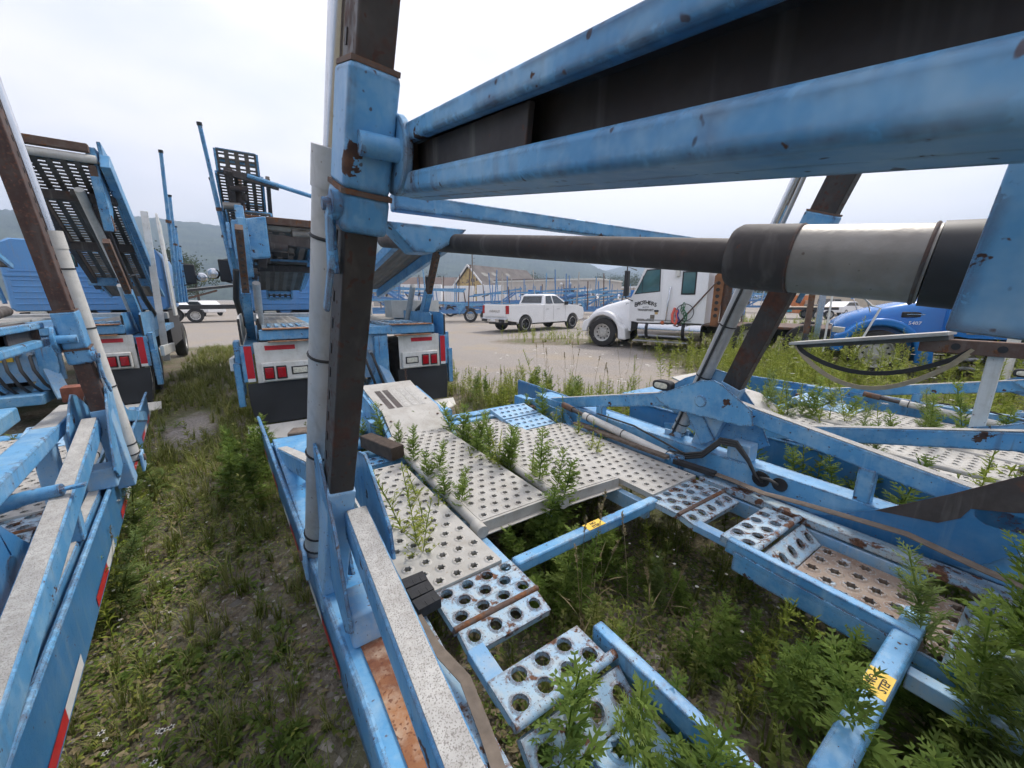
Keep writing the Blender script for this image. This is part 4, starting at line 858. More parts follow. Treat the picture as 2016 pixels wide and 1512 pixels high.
    MB().loft([cp(-.96, 1.80, .96), cp(-1.04, 1.86), cp(-1.48, 2.80), cp(-1.7, 2.90), cp(-2.1, zr), cp(yb, zr), cp(yb - .06, zr - .05, .97)]).build('cab', cab_m, root, smooth=35)
    MB().add([(-1.05, -1.03, 1.87), (1.05, -1.03, 1.87), (.95, -1.42, 2.72), (-.95, -1.42, 2.72)], [(0, 1, 2, 3)]).build('windscreen', 'glass_green', root)
    MB().box(-.45, .45, -6.6, .6, .62, .86).build('chassis', 'black', root)
    MB().box(-1.0, 1.0, -3.3, -1.0, .70, .95).build('under_cab', 'black', root)
    MB().loft([[(-1.18, .55, .36), (-1.18, .55, .68), (-.7, .84, .70), (.7, .84, .70), (1.18, .55, .68), (1.18, .55, .36), (.7, .84, .34), (-.7, .84, .34)], [(-1.2, .50, .36), (-1.2, .50, .68), (-.7, .92, .70), (.7, .92, .70), (1.2, .50, .68), (1.2, .50, .36), (.7, .92, .34), (-.7, .92, .34)]]).build('bumper', 'chrome', root, smooth=30)
    if back:
        for s in (-1, 1):
            hr = MB().prism([(-3.52, .9), (-3.52, 2.35), (-3.60, 2.45), (-3.80, 2.45), (-3.72, .9)], s * 1.18, s * 1.12).build('rack_upright', 'orange_rust', root, bevel=.01)
            for i in range(6): MB().lathe([(s * 1.181, .055), (s * 1.186, .055)], (0, -3.64, 1.2 + i * .19), 'x', 12).build('upright_hole', 'black', hr)
            MB().tube([(s * .95, -3.85, .8), (s * .95, -3.85, 2.9)], .13, 16).build('exhaust_stack', 'rust_dark', root, smooth=40)
            MB().tube([(s * 1.12, -4.05, .8), (s * 1.12, -4.05, 2.6)], .06, 12).build('exhaust_pipe', 'chrome', root, smooth=40)
            MB().tube([(s * 1.26, -3.62, 2.2), (s * 1.28, -2.65, .95)], .022, 8).build('rack_brace', 'rust_dark', root, smooth=40)
        MB().box(-1.15, 1.15, -3.78, -3.55, .86, .98).box(-1.15, 1.15, -3.70, -3.60, 2.36, 2.46).build('rack_frame', 'rust_dark', root, bevel=.01)
        MB().box(-1.1, 1.1, -6.6, -3.3, .87, .93).build('rear_deck', 'rust_dark', root)
    return root
def side_text(root, body, size, mat, y, z, **k):
    return text(body, size, mat, root, frame((-1.2415, y, z), (0, -1, 0), (0, 0, 1)), depth=.001, **k)
WT = tractor('road_tractor', 'white day cab road tractor with chrome fuel tank standing in the grass behind the trailer', (3.98, 14.9, 0), R(51.5), 'paint_white', 'chrome')
for i, (ch, dz) in enumerate(zip('BROTHERS', (0, .035, .06, .072, .072, .06, .035, 0))): side_text(WT, ch, .17 if i else .21, 'label_ink', -1.22 - i * .092, 1.50 + dz, bold=.004)
side_text(WT, 'AUTO', .075, 'label_ink', -1.55, 1.42); side_text(WT, 'TRANSPORT', .095, 'label_ink', -1.55, 1.33, bold=.002)
text('205', .09, 'label_ink', WT, frame((-.90, -.78, 1.52), (0, -1, 0), (-.25, 0, .97)), depth=.001)
MB().box(-1.2415, -1.238, -1.96, -1.86, 1.20, 1.28).build('door_decal', 'gold', WT)
for y0, y1, z in ((-1.28, -1.52, 1.02), (-1.62, -1.85, 1.03), (-1.28, -1.85, .975)): MB().box(-1.2415, -1.238, min(y0, y1), max(y0, y1), z, z + .022).build('door_decal', 'olive_grey', WT)
MB().box(-1.2415, -1.238, -1.86, -1.72, 1.06, 1.18).build('door_decal', 'olive_grey', WT)
for (c, mt, rr, nn_2, y) in ((1.20, 'hose_green', .085, 7, -2.78), (1.0, 'hose_blue', .07, 4, -2.62)):
    pts = [(-1.31 + .03 * math.cos(t), y + .06 * math.sin(t * .15) + rr * .6 * math.cos(t), c + .32 - t * .012 + rr * math.sin(t)) for t in np.linspace(0, nn_2 * 2 * math.pi, nn_2 * 12)]
    MB().tube(pts, .012, 6).build('coiled_air_hose', mt, WT, smooth=60)
MB().tube([(-1.30, -2.50, 1.42), (-1.32, -2.44, 1.2), (-1.32, -2.46, .98), (-1.31, -2.56, .90), (-1.31, -2.60, 1.05), (-1.30, -2.56, 1.35)], .04, 10).build('coiled_air_hose', 'hose_red', WT, smooth=60)
MB().ring((-1.30, -2.80, 1.28), (1, 0, 0), .26, .012, 28, 6).build('power_cable', 'hose', WT, smooth=60)
MB().box(-1.36, -1.24, -2.56, -2.44, 2.38, 2.62).build('side_box', 'white_old', WT, bevel=.01)

BT = tractor('road_tractor', 'bright blue road tractor half hidden behind the big cylinder on the right', (8.75, 9.45, 0), R(56), 'paint_blue_truck', 'chrome', back=True)
for i, ch in enumerate('BROTHERS'): side_text(BT, ch, .17 if i else .21, 'gold', -1.30 - i * .10, 1.56, bold=.003, shear=.15)
side_text(BT, 'AUTO', .10, 'gold', -1.66, 1.44); side_text(BT, 'TRANSPORT', .095, 'gold', -1.66, 1.34)
text('5407', .10, 'paint_white', BT, frame((-.918, -.55, 1.18), (-.11, -.994, 0), (0, 0, 1)), depth=.001, bold=.002)
vt = MB().box(-.90, -.85, -.72, -.32, 1.30, 1.42).build('hood_vent', 'black', BT, bevel=.02); MB().box(-.91, -.87, -.74, -.40, 1.36, 1.375).build('vent_bar', 'chrome', vt)
MB().tube([(-1.25, .95, .5), (-1.25, .95, 2.3), (-1.25, .25, 1.55), (-1.25, .1, 1.5), (-1.25, .4, .5)], .022, 8).build('front_ladder', 'paint_white_chalk', BT, smooth=60)
for y, mt in ((1.25, 'rust_dark'), (1.05, 'chrome')): MB().box(-1.2, -1.05, y, y + .12, .4, 2.4).build('front_upright', mt, BT, bevel=.01)
MB().box(-1.2, -1.05, 1.25, 1.37, .3, .9).build('upright_foot', 'blue', BT, bevel=.01)

# ------------------------------------------------------------------ white pickup
pk = thing('pickup_truck', 'white crew cab pickup truck parked on the gravel lane', 'pickup', (.02, 20.9, 0), R(-48.6))
def arch(yc, r, k=12): return [(yc + r * math.cos(t), .42 + r * math.sin(t)) for t in np.linspace(math.pi, 0, k)]
low = [(-1.18, .62)] + [(-.52, .52)] + arch(0, .50) + [(.55, .45), (3.15, .45)] + arch(3.75, .50) + [(4.35, .5), (4.72, .55), (4.78, .95), (4.70, 1.22), (4.2, 1.34), (3.35, 1.40), (1.0, 1.40), (-1.14, 1.40), (-1.20, 1.2)]
MB().prism(low, -1.02, 1.02).build('body', 'paint_white', pk, bevel=.05, smooth=40)
MB().box(-.85, .85, -1.08, 1.28, 1.396, 1.408).build('bed_cover', 'black', pk)
def cabsec(y, hw0, z0, hw1, z1): return [(-hw0, y[0], z0), (hw0, y[0], z0), (hw1, y[1], z1), (-hw1, y[1], z1)]
gh = [[(-.99, 1.36, 1.38), (.99, 1.36, 1.38), (.99, 3.42, 1.38), (-.99, 3.42, 1.38)], [(-.97, 1.39, 1.5), (.97, 1.39, 1.5), (.97, 3.20, 1.5), (-.97, 3.20, 1.5)], [(-.82, 1.54, 1.90), (.82, 1.54, 1.90), (.82, 2.55, 1.90), (-.82, 2.55, 1.90)], [(-.72, 1.64, 1.95), (.72, 1.64, 1.95), (.72, 2.42, 1.95), (-.72, 2.42, 1.95)]]
MB().loft(gh).build('cab', 'paint_white', pk, bevel=.03, smooth=40)
def xs_(z): return .97 - (z - 1.5) / .4 * .15
for s in (-1, 1):
    for poly in ([(1.52, 1.44), (1.64, 1.84), (2.04, 1.86), (2.08, 1.44)], [(2.17, 1.44), (2.13, 1.86), (2.52, 1.84), (3.06, 1.46)]):
        MB().add([(s * (xs_(z) + .012), y, z) for y, z in poly], [(0, 1, 2, 3)]).build('side_window', 'glass', pk)
    for y in (1.55, 2.4): MB().box(min(s * 1.02, s * 1.045), max(s * 1.02, s * 1.045), y, y + .2, 1.14, 1.17).build('door_handle', 'steel', pk, bevel=.006)
    for y in (1.36, 2.12, 3.10): MB().box(min(s * 1.020, s * 1.0225), max(s * 1.020, s * 1.0225), y, y + .012, .56, 1.37).build('door_gap', 'olive_grey', pk)
    MB().box(min(s * 1.02, s * 1.26), max(s * 1.02, s * 1.26), 2.98, 3.08, 1.36, 1.56).build('mirror', 'black', pk, bevel=.03)
    MB().box(min(s * .86, s * 1.028), max(s * .86, s * 1.028), -1.215, -1.12, .95, 1.36).build('tail_lamp', 'red_lens', pk, bevel=.01)
    for yc in (0, 3.75):
        wh = wheel(pk, (s * .90, yc, .42), .42, .29, 'rim_black', s, holes=6)
        MB().ring((s * .145, 0, 0), (1, 0, 0), .265, .012, 28, 5).build('rim_edge', 'rim', wh, smooth=60)
        sp = MB()
        for i in range(6):
            t = 2 * math.pi * i / 6; sp.bar((s * .10, .05 * math.cos(t), .05 * math.sin(t)), (s * .12, .25 * math.cos(t), .25 * math.sin(t)), .03, .05, (1, 0, 0))
        sp.build('rim_spokes', 'rim_black', wh)
        MB().prism([(yc + .545 * math.cos(t), .42 + .545 * math.sin(t)) for t in np.linspace(math.pi * .97, .03 * math.pi, 14)] + [(yc + .50 * math.cos(t), .42 + .50 * math.sin(t)) for t in np.linspace(.03 * math.pi, math.pi * .97, 14)], s * 1.035, s * 1.0).build('arch_trim', 'paint_white', pk)
    MB().box(min(s * .4, s * .95), max(s * .4, s * .95), 4.70, 4.80, 1.0, 1.14).build('headlamp', 'clear_lens', pk, bevel=.02)
MB().add([(-.80, 1.368, 1.47), (.80, 1.368, 1.47), (.72, 1.51, 1.84), (-.72, 1.51, 1.84)], [(0, 1, 2, 3)]).build('rear_window', 'glass', pk)
MB().add([(-.86, 3.26, 1.49), (.86, 3.26, 1.49), (.76, 2.62, 1.87), (-.76, 2.62, 1.87)], [(0, 1, 2, 3)]).build('windscreen', 'glass', pk)
tg = MB().box(-.82, .82, -1.222, -1.18, .80, 1.39).build('tailgate', 'paint_white', pk, bevel=.012)
text('CHEVROLET', .155, 'olive_grey', tg, frame((0, -1.2235, 1.06), (1, 0, 0), (0, 0, 1)), depth=.001, bold=.003)
bpr = MB().box(-1.0, 1.0, -1.34, -1.17, .52, .72).build('rear_bumper', 'chrome', pk, bevel=.03)
for x in (-.7, .7): MB().box(x - .22, x + .22, -1.352, -1.335, .54, .68).build('bumper_step', 'black', bpr, bevel=.015)
MB().box(-.16, .16, -1.353, -1.338, .56, .68).build('licence_plate', 'white_panel', bpr)
MB().box(-.9, .9, -.9, 4.4, .38, .60).build('underbody', 'black', pk)
# ------------------------------------------------------------------ things lying on or hanging from the trailers
def band(pts, wdt, up=(0, 0, 1), th=.004):
    m = MB(); pts = [V3(p) for p in pts]; secs = []
    for i, p in enumerate(pts):
        d = (pts[min(i + 1, len(pts) - 1)] - pts[max(i - 1, 0)]).normalized(); u_ = V3(up); s = d.cross(u_).normalized(); t = s.cross(d)
        secs.append([p - s * wdt / 2 - t * th / 2, p + s * wdt / 2 - t * th / 2, p + s * wdt / 2 + t * th / 2, p - s * wdt / 2 + t * th / 2])
    return m.loft(secs)
def LA(x, y, z): return tuple(TR_A.matrix_basis @ Vector((x, y, z)))
def LC(x, y, z): return tuple(TR_C.matrix_basis @ Vector((x, y, z)))
def LB(x, y, z): return tuple(TR_B.matrix_basis @ Vector((x, y, z)))
tag(band([LA(-1.07, 1.62, .56), LA(-1.06, 1.36, .60), LA(-1.03, 1.24, .575), LA(-1.02, 1.02, .57), LA(-.99, .86, .575), LA(-1.0, .72, .54), LA(-1.03, .55, .54), LA(-1.07, .3, .54), LA(-1.09, -.2, .54)], .036).build('tie_down_strap', 'strap'), 'frayed brown webbing strap trailing along the inside of the near left rail', 'strap')
tag(band([LA(1.05, 1.32, .56), LA(1.04, 1.1, .565), LA(1.0, .9, .575), LA(1.0, .7, .60), LA(1.02, .5, .61), LA(1.04, .3, .62), LA(1.0, .05, .60), LA(.98, -.2, .59)], .055).build('tie_down_strap', 'strap'), 'brown webbing strap lying along the far right rail above the wheel ramp', 'strap')
for i, y in enumerate((1.335, 1.27, 1.205)):
    a = LA(-.975, y, .575); o = MB().box(-.046, .046, -.029, .029, -.020, .020)
    for x in (-.01, .02): o.box(x, x + .004, -.030, .0, .0195, .0215)
    b_ = o.build('rubber_block', 'rubber', None, bevel=.005); b_.location = a; b_.rotation_euler = (0, 0, TH + .04 * i)
    tag(b_, ['dark rubber block nearest the grey plate end, first of three on the strap', 'dark rubber block in the middle of three on the strap', 'dark rubber block nearest the camera, last of three on the strap'][i], 'block', 'rubber blocks on the strap')
def block(name, mat, p0, rz, sx, sy, sz, label, cat='wood block'):
    m = MB().loft([[(x * sx / 2 * k, y * sy / 2, z * sz / 2 * k) for x, z in ((-1, -.9), (-.9, -1), (.9, -1), (1, -.85), (1, .9), (.85, 1), (-.9, 1), (-1, .9))] for y, k in ((-1, .96), (-.96, 1), (-.2, 1.03), (.4, .99), (1, .97))])
    o = m.build(name, mat, None); o.location = p0; o.rotation_euler = (0, 0, rz); return tag(o, label, cat)
block('wood_block', 'wood_brown', LA(-.68, 2.85, .60), TH + .3, .11, .42, .10, 'dark brown timber block by the front end of the perforated plates')
block('log', 'wood', LA(-1.0, 3.35, .60), TH + 1.2, .16, .5, .13, 'weathered grey log on the front corner behind the thick post', 'log')
block('wood_block', 'wood_red', LB(1.02, 2.05, 1.06), R(40), .11, .13, .10, 'reddish brown wood block on the left trailer guard rail')
tag(band([LA(.98, 1.52, .585), LA(.99, 1.9, .58), LA(1.0, 2.5, .575)], .07, th=.02).build('grey_plank', 'wood'), 'thin weathered grey plank on the perforated plates beside the far rail', 'plank')
tag(band([LA(1.03, 1.20, .567), LA(1.0, 1.48, .568)], .05, th=.03).build('rubber_pad', 'rubber'), 'black rubber pad at the end of the far perforated plate', 'pad')

# guard rail, levers and second lift cylinder of the left trailer (parts of that trailer)
for y in (1.05, 1.65): MB().box(1.0, 1.075, y - .05, y + .05, .50, 1.0).build('guard_leg', 'blue_pale', TR_B, bevel=.01)
MB().bar((1.037, 1.75, 1.0), (1.037, -.2, 1.02), .10, .075).build('guard_rail', 'blue', TR_B, bevel=.008); MB().bar((1.037, 1.74, 1.04), (1.037, 1.12, 1.043), .085, .003).build('grit_strip', 'grip', TR_B)
MB().tube([(1.06, -.30, .35), (1.04, -.36, .98)], .06, 20).build('lift_cylinder', 'cyl_pale', TR_B, smooth=40)
MB().tube([(.98, .42, .90), (1.10, .40, .93), (1.20, .38, .94)], [.03, .028, .026], 12).bar((1.17, .38, .94), (1.27, .36, .95), .012, .030, (0, 1, 0)).build('latch_lever', 'blue', TR_B, bevel=.003)
MB().tube([(1.14, -.70, .70), (1.21, -.70, .71)], .04, 16).bar((1.20, -.71, .70), (1.26, -.74, .64), .014, .04, (0, 1, 0)).bar((1.25, -.735, .645), (1.34, -.76, .625), .014, .036, (0, 1, 0)).build('latch_lever', 'blue', TR_B, bevel=.004)

# raised end of the right trailer: rusty beam, aluminium ramp and hanging straps
hb = MB().box(-1.10, -1.03, .95, 2.05, 1.39, 1.47).build('deck_beam', 'rust_dark', TR_C, bevel=.006)
for i in range(6): MB().lathe([(-1.101, .019), (-1.1035, .019)], (0, 1.05 + i * .17, 1.432), 'x', 14).build('beam_hole', 'black', hb)
MB().bar((-1.06, 1.93, 1.505), (-1.02, 2.72, 1.37), .20, .022).build('ramp_end', 'alum', TR_C, bevel=.004)
MB().bar((-1.06, 1.93, 1.48), (-1.02, 2.70, 1.35), .10, .03).build('ramp_rib', 'alum_shaded', TR_C, bevel=.004)
MB().box(-1.07, -1.03, 1.72, 1.78, .9, 1.40).build('ramp_stay', 'white_old', TR_C, bevel=.008)
MB().tube([(-1.12, 1.60, 1.31), (-1.12, .6, 1.30)], .016, 10).build('deck_tube', 'steel', TR_C, smooth=40)
for k, (dz, mt, lb) in enumerate(((.17, 'strap_black', 'black strap hanging in a shallow loop under the aluminium ramp tip'), (.27, 'strap_tan', 'tan strap hanging in a deeper loop under the aluminium ramp tip'))):
    pts = [LC(-1.10, 2.68 - .85 * t, 1.36 + .06 * t - dz * math.sin(math.pi * t) ** .8) for t in np.linspace(0, 1, 14)]
    tag(band(pts, .03, up=(.5, .8, .2)).build('hanging_strap', mt), lb, 'strap', 'straps hanging from the right ramp')
pts = [LC(-1.12, 1.62 - .55 * t, 1.30 - .26 * math.sin(math.pi * t) ** .7) for t in np.linspace(0, 1, 14)]
tag(band(pts, .03, up=(.5, .8, .2)).build('hanging_strap', 'strap_tan'), 'tan strap looped below the thin steel tube at the right edge', 'strap', 'straps hanging from the right ramp')
pts = [tuple(T2.matrix_basis @ Vector((.52 + .02 * t, -.20, 3.62 - 1.0 * t))) for t in np.linspace(0, 1, 6)]
ts = tag(band(pts, .09, up=(0, -1, 0)).build('lettered_strap', 'strap_tan'), 'tan strap with black letters hanging over the left truck roller', 'strap')
for i, chx in enumerate('BRO8'):
    q = T2.matrix_basis @ Vector((.53 + .004 * i, -.225, 3.45 - i * .14)); dx = T2.matrix_basis.to_3x3() @ Vector((1, 0, 0))
    text(chx, .10, 'label_ink', ts, frame(q, dx, (0, 0, 1)))

# ------------------------------------------------------------------ far background
def at(px, d, z=0): return Vector(((px - 1008) / 775 * d, d, z))
def box_thing(name, label, cat, mat, p0, rz, sx, sy, sz, group=None, bevel=.02):
    o = thing(name, label, cat, p0, rz, group); MB().box(-sx / 2, sx / 2, -sy / 2, sy / 2, 0, sz).build('body', mat, o, bevel=bevel); return o
# gabled house
hs = thing('gabled_house', 'old yellow gabled house with a patchy dark grey shingle roof', 'house', at(925, 80), R(-36.6))
MB().prism([(-4.7, 0), (4.7, 0), (4.7, 3.6), (0, 8.0), (-4.7, 3.6)], 0, 20, 'y').build('wall', 'gable', hs)
for s in (-1, 1):
    MB().add([(s * 5.2, -.5, 3.15), (s * 5.2, 20.4, 3.15), (0, 20.4, 8.15), (0, -.5, 8.15), (s * 5.2, -.5, 3.32), (s * 5.2, 20.4, 3.32), (0, 20.4, 8.35), (0, -.5, 8.35)], [(0, 1, 2, 3), (4, 5, 6, 7), (0, 1, 5, 4), (1, 2, 6, 5), (2, 3, 7, 6), (3, 0, 4, 7)]).build('roof', 'roof_dark', hs)
    MB().bar((s * 5.2, -.52, 3.2), (0, -.52, 8.25), .12, .3).build('bargeboard', 'white_panel', hs)
rs = random.Random(3)
for i in range(7):
    t, y = rs.uniform(.1, .8), rs.uniform(1, 17); x = 5.2 * t
    MB().add([(x + dx, y + dy, 8.37 - (x + dx) * .967 + .03) for dx, dy in ((0, 0), (.8, .3), (.7, rs.uniform(1, 2.4)), (-.1, rs.uniform(.8, 2)))], [(0, 1, 2, 3)]).build('missing_shingles', 'black', hs)
for i in range(14):
    x, z = rs.uniform(-2.4, 2.4), rs.uniform(3.2, 5.2); MB().box(x, x + rs.uniform(.15, .5), -.02, -.005, z, z + rs.uniform(.2, .7)).build('peeled_patch', 'roof_brown', hs)
# flat-roofed block building
a_, b_ = at(975, 70), at(1176, 60); d_ = b_ - a_
fb = thing('flat_roofed_building', 'long pale block building with a flat roof and loading doors', 'building', a_, math.atan2(d_.y, d_.x))
Lf = d_.length
MB().box(0, Lf, 0, 12, 0, 4.5).build('wall', 'block_wall', fb); MB().box(-.15, Lf + .15, -.15, 12.1, 4.5, 4.75).build('parapet', 'white_old', fb)
MB().box(-.2, Lf * .6, -.2, 12, 4.75, 4.9).build('roof', 'roof_brown', fb)
dr = MB().box(Lf * .70, Lf * .79, -.06, .05, 0, 3.3).build('door', 'glass', fb)
for i in range(3): MB().box(Lf * (.715 + .025 * i), Lf * (.72 + .025 * i), -.09, -.06, .2, 3.2).build('mullion', 'blue_far', dr)
MB().box(Lf * .83, Lf * .95, -.05, .05, 0, 3.2).build('roller_door', 'white_panel', fb)
for x in (.68, .76): MB().lathe([(-.5, .12), (-.12, .28), (-.1, .1)], (Lf * x, 0, 3.95), 'y', 12).build('floodlight', 'white_panel', fb)
for x in (.12, .3, .48): MB().box(Lf * x, Lf * x + 1.2, -.05, .02, 1.2, 2.2).build('window', 'glass', fb)
a_, b_ = at(1176, 78), at(1275, 72); d_ = b_ - a_
f2 = thing('low_shed', 'low cream shed with a dark eave behind the white tractor hood', 'building', a_, math.atan2(d_.y, d_.x)); MB().box(0, d_.length, 0, 9, 0, 3.6).build('wall', 'beige', f2); MB().box(-.2, d_.length + .2, -.3, 9, 3.6, 3.95).build('roof', 'white_panel', f2)
sh = thing('brown_roofed_shed', 'wide shed with a low brown roof left of the gabled house', 'building', at(735, 92), R(2)); MB().box(0, 21, 0, 10, 0, 3.2).build('wall', 'block_wall', sh); MB().prism([(-.8, 3.1), (5, 6.8), (10.8, 3.1), (5, 6.5)], -.5, 21.5, 'x').build('roof', 'roof_brown', sh)
# white box trailers
for px, d, w_, rz, lb in ((832, 52, 5.2, 4, 'white box trailer behind the leaning post of the middle truck'), (902, 58, 4.8, -2, 'white box trailer in front of the gabled house'), (965, 55, 3.6, 3, 'shorter white box trailer right of the gabled house wall'), (1035, 60, 6.5, 0, 'low white box trailer seen above the pickup cab')):
    t_ = thing('box_trailer', lb, 'trailer', at(px, d), R(rz), 'white box trailers in the far row'); MB().box(-w_ / 2, w_ / 2, -1.2, 1.2, 1.0, 3.5 if px < 1000 else 2.6).build('box_body', 'white_panel', t_, bevel=.03)
    for k in range(int(w_ / .6)): MB().box(-w_ / 2 + .3 + k * .6, -w_ / 2 + .34 + k * .6, -1.225, -1.2, 1.05, 3.45 if px < 1000 else 2.55).build('side_post', 'white_old', t_)
    for x in (-w_ * .3, -w_ * .3 + 1.1): MB().lathe([(-1.2, .001), (-1.2, .3), (-1.18, .46), (-.9, .46)], (x, 0, .48), 'y', 18).build('wheel', 'tyre', t_)
# utility pole
up_ = thing('utility_pole', 'tall thin utility pole in front of the gabled house', 'pole', at(931, 76)); MB().tube([(0, 0, 0), (.05, 0, 11)], [.16, .10], 10).build('shaft', 'pole', up_, smooth=60)
for i in range(7): MB().tube([(.05, 0, 6 + i * .75), (.55, 0, 6.15 + i * .75)], .035, 6).build('pole_step', 'pole', up_)

def far_rig(px, d, rz, label, L=11, cab=False, seed=1, stake=6, tilt=.06, flip=1):
    rr = random.Random(seed); g = thing('parked_hauler', label, 'trailer', at(px, d), R(rz), 'far row of parked blue car haulers')
    for s in (-1, 1):
        MB().bar((s * 1.1, -L / 2, .75), (s * 1.1, L / 2, .75), .14, .22).build('side_rail', 'blue_far', g)
        MB().bar((s * 1.15, -L / 2, 1.15 + L * tilt), (s * 1.15, L / 2, 1.35 - L * tilt * .3), .12, .16).build('deck_rail', 'blue_far' if rr.random() < .6 else 'blue', g)
        MB().bar((s * .7, -L / 2 + .5, 1.0 + L * tilt), (s * .7, L / 2 - 1, 1.2), .45, .06).build('runway', 'alum', g)
        for y in (L / 2 - 1.4, L / 2 - 2.6): wheel(g, (s * 1.05, y, .49), .49, .28, 'rim', s)
        MB().prism([(L / 2 - 3.4, .55), (L / 2 - 3.0, 1.18), (L / 2 - .9, 1.18), (L / 2 - .3, .7), (L / 2 - .3, 1.3), (L / 2 - 3.6, 1.3)], s * 1.22, s * 1.18).build('wheel_fender', 'blue', g)
        for i in range(stake):
            y = -L / 2 + .5 + i * (L - 1) / max(1, stake - 1) + rr.uniform(-.3, .3); h = rr.uniform(2.2, 4.1)
            MB().tube([(s * 1.2, y, .8), (s * 1.2 + rr.uniform(-.1, .1), y + rr.uniform(-.25, .25), h)], .045, 6).build('stake', rr.choice(['blue_far', 'blue_far', 'blue', 'alum', 'rust_dark']), g)
        MB().bar((s * 1.1, -1, .8), (s * 1.1, -3.2, 2.3), .12, .14).build('lift_arm', 'blue_far', g)
        MB().bar((s * 1.18, -L / 2 + .4, 2.3 + rr.uniform(-.2, .4)), (s * 1.18, L / 2 - 3, 2.1 + rr.uniform(-.3, .5)), .10, .14).build('upper_rail', 'blue', g)
    for y in np.linspace(-L / 2, L / 2, 7): MB().bar((-1.1, y, .8), (1.1, y, .8), .12, .12).build('cross_member', 'blue_far', g)
    for i in range(4):
        y = rr.uniform(-L / 2, L / 2 - 3); MB().bar((-1.0, y, 1.9), (1.0, y + rr.uniform(-1, 1), 2.1), .10, .10).build('upper_cross', 'black' if i % 2 else 'blue_far', g)
    if cab:
        c = MB().loft([[(-1.15, y, z0), (1.15, y, z0), (1.1, y, z1), (-1.1, y, z1)] for y, z0, z1 in ((-L / 2 - 3.2, .7, 1.35), (-L / 2 - 1.9, .6, 1.6), (-L / 2 - 1.5, .6, 2.5), (-L / 2 - .2, .6, 2.6))]).build('cab', 'paint_blue_truck', g, bevel=.05)
        for s in (-1, 1):
            MB().box(min(s * 1.12, s * 1.17), max(s * 1.12, s * 1.17), -L / 2 - 1.35, -L / 2 - .6, 1.7, 2.35).build('window', 'glass', c); wheel(g, (s * 1.02, -L / 2 - 2.5, .5), .5, .28, 'rim', s)
    return g
far_rig(850, 29.5, -86, 'blue car hauler trailer with tandem wheels showing, left of the white pickup', 11, False, 1, 5, .05)
far_rig(790, 38, -80, 'blue car hauler rig behind the leaning post, in the far row', 12, True, 2, 7, .09)
far_rig(955, 42, 82, 'blue hauler rig with a bright blue cab in front of the white box trailers', 9, True, 3, 7, .04)
far_rig(1060, 36, 95, 'blue hauler rig with raised decks seen right over the pickup roof', 9, False, 4, 8, .10)
far_rig(1122, 34, 78, 'tall blue hauler rig just right of the pickup bonnet', 7, False, 5, 8, .13)
far_rig(1165, 44, 70, 'blue hauler rig behind the hood of the white tractor', 8, True, 6, 6, .10)
far_rig(1235, 62, 88, 'small far blue hauler rig by the low cream shed', 10, False, 7, 8, .05)
far_rig(1455, 50, 60, 'far blue hauler stakes between the tractor stack and the leaning cylinder', 8, False, 8, 8, .06)

# black flatbed wrecker on the far lane at the left
fl = thing('flatbed_trailer', 'black flatbed trailer with tandem wheels and sloping deck on the far lane', 'trailer', Vector((-23.0, 29.5, 0)), R(-52))
MB().box(-1.2, 1.2, -3.2, 4.2, .95, 1.25).build('bed', 'black', fl, bevel=.02); MB().bar((0, -2.8, 2.0), (0, 2.5, 2.75), 2.2, .14).build('raised_deck', 'black', fl); MB().bar((0, -2.8, 2.1), (0, 2.5, 2.85), 2.0, .04).build('deck_top', 'white_old', fl)
for s in (-1, 1):
    for y in (-1.9, -.7, 2.6): wheel(fl, (s * 1.02, y, .5), .5, .28, 'rim', s)
    MB().bar((s * .9, -2.4, 1.25), (s * .9, .8, 2.3), .08, .12).build('deck_arm', 'rust_dark', fl)
for px, d, lb in ((330, 38, 'white car parked behind the black flatbed, left one'), (395, 40, 'white car parked behind the black flatbed, right one')):
    p_ = at(px, d); cw = thing('white_car', lb, 'car', p_, R(70), 'white cars behind the flatbed')
    MB().prism([(-2.2, .35), (2.2, .35), (2.25, .8), (1.3, 1.0), (.6, 1.5), (-1.0, 1.5), (-1.7, 1.05), (-2.25, .95)], -.88, .88, 'x').build('body', 'paint_white', cw, bevel=.08)
    MB().prism([(1.15, 1.02), (.55, 1.42), (-.95, 1.42), (-1.5, 1.05)], -.89, .89, 'x').build('windows', 'glass', cw)
    for s in (-1, 1):
        for y in (-1.35, 1.4): wheel(cw, (s * .8, y, .33), .33, .2, 'rim', s, 6)
# right-hand background
mb_ = thing('metal_building', 'beige ribbed metal building behind the grey pickup on the right', 'building', at(1600, 56), R(-14)); MB().box(0, 16, 0, 14, 0, 6.5).build('wall', 'beige', mb_)
for i in range(38): MB().box(.2 + i * .42, .26 + i * .42, -.04, 0, 0, 6.4).build('wall_rib', 'beige', mb_)
MB().box(-.2, 16.2, -.2, 14.2, 6.5, 6.7).build('roof', 'white_panel', mb_)
for px, d, mt, sx, sz, lb in ((1562, 50, 'orange', 2.6, 2.1, 'orange shipping crate stacked beside the cream crate'), (1603, 49, 'beige', 2.2, 1.5, 'cream slatted crate right of the orange crate'), (1585, 47, 'orange', 1.6, .8, 'low orange crate in front of the cream crate')):
    c_ = box_thing('crate', lb, 'crate', mt, at(px, d), R(-10), sx, 1.8, sz, 'crates in the far yard')
    for k in range(4): MB().box(-sx / 2 + k * sx / 4 + .1, -sx / 2 + k * sx / 4 + .2, -.95, -.9, .05, sz - .05).build('slat', mt, c_)
tb = thing('tarp_bundle', 'teal tarpaulin bundle on a pallet left of the orange crate', 'bundle', at(1530, 46), 0)
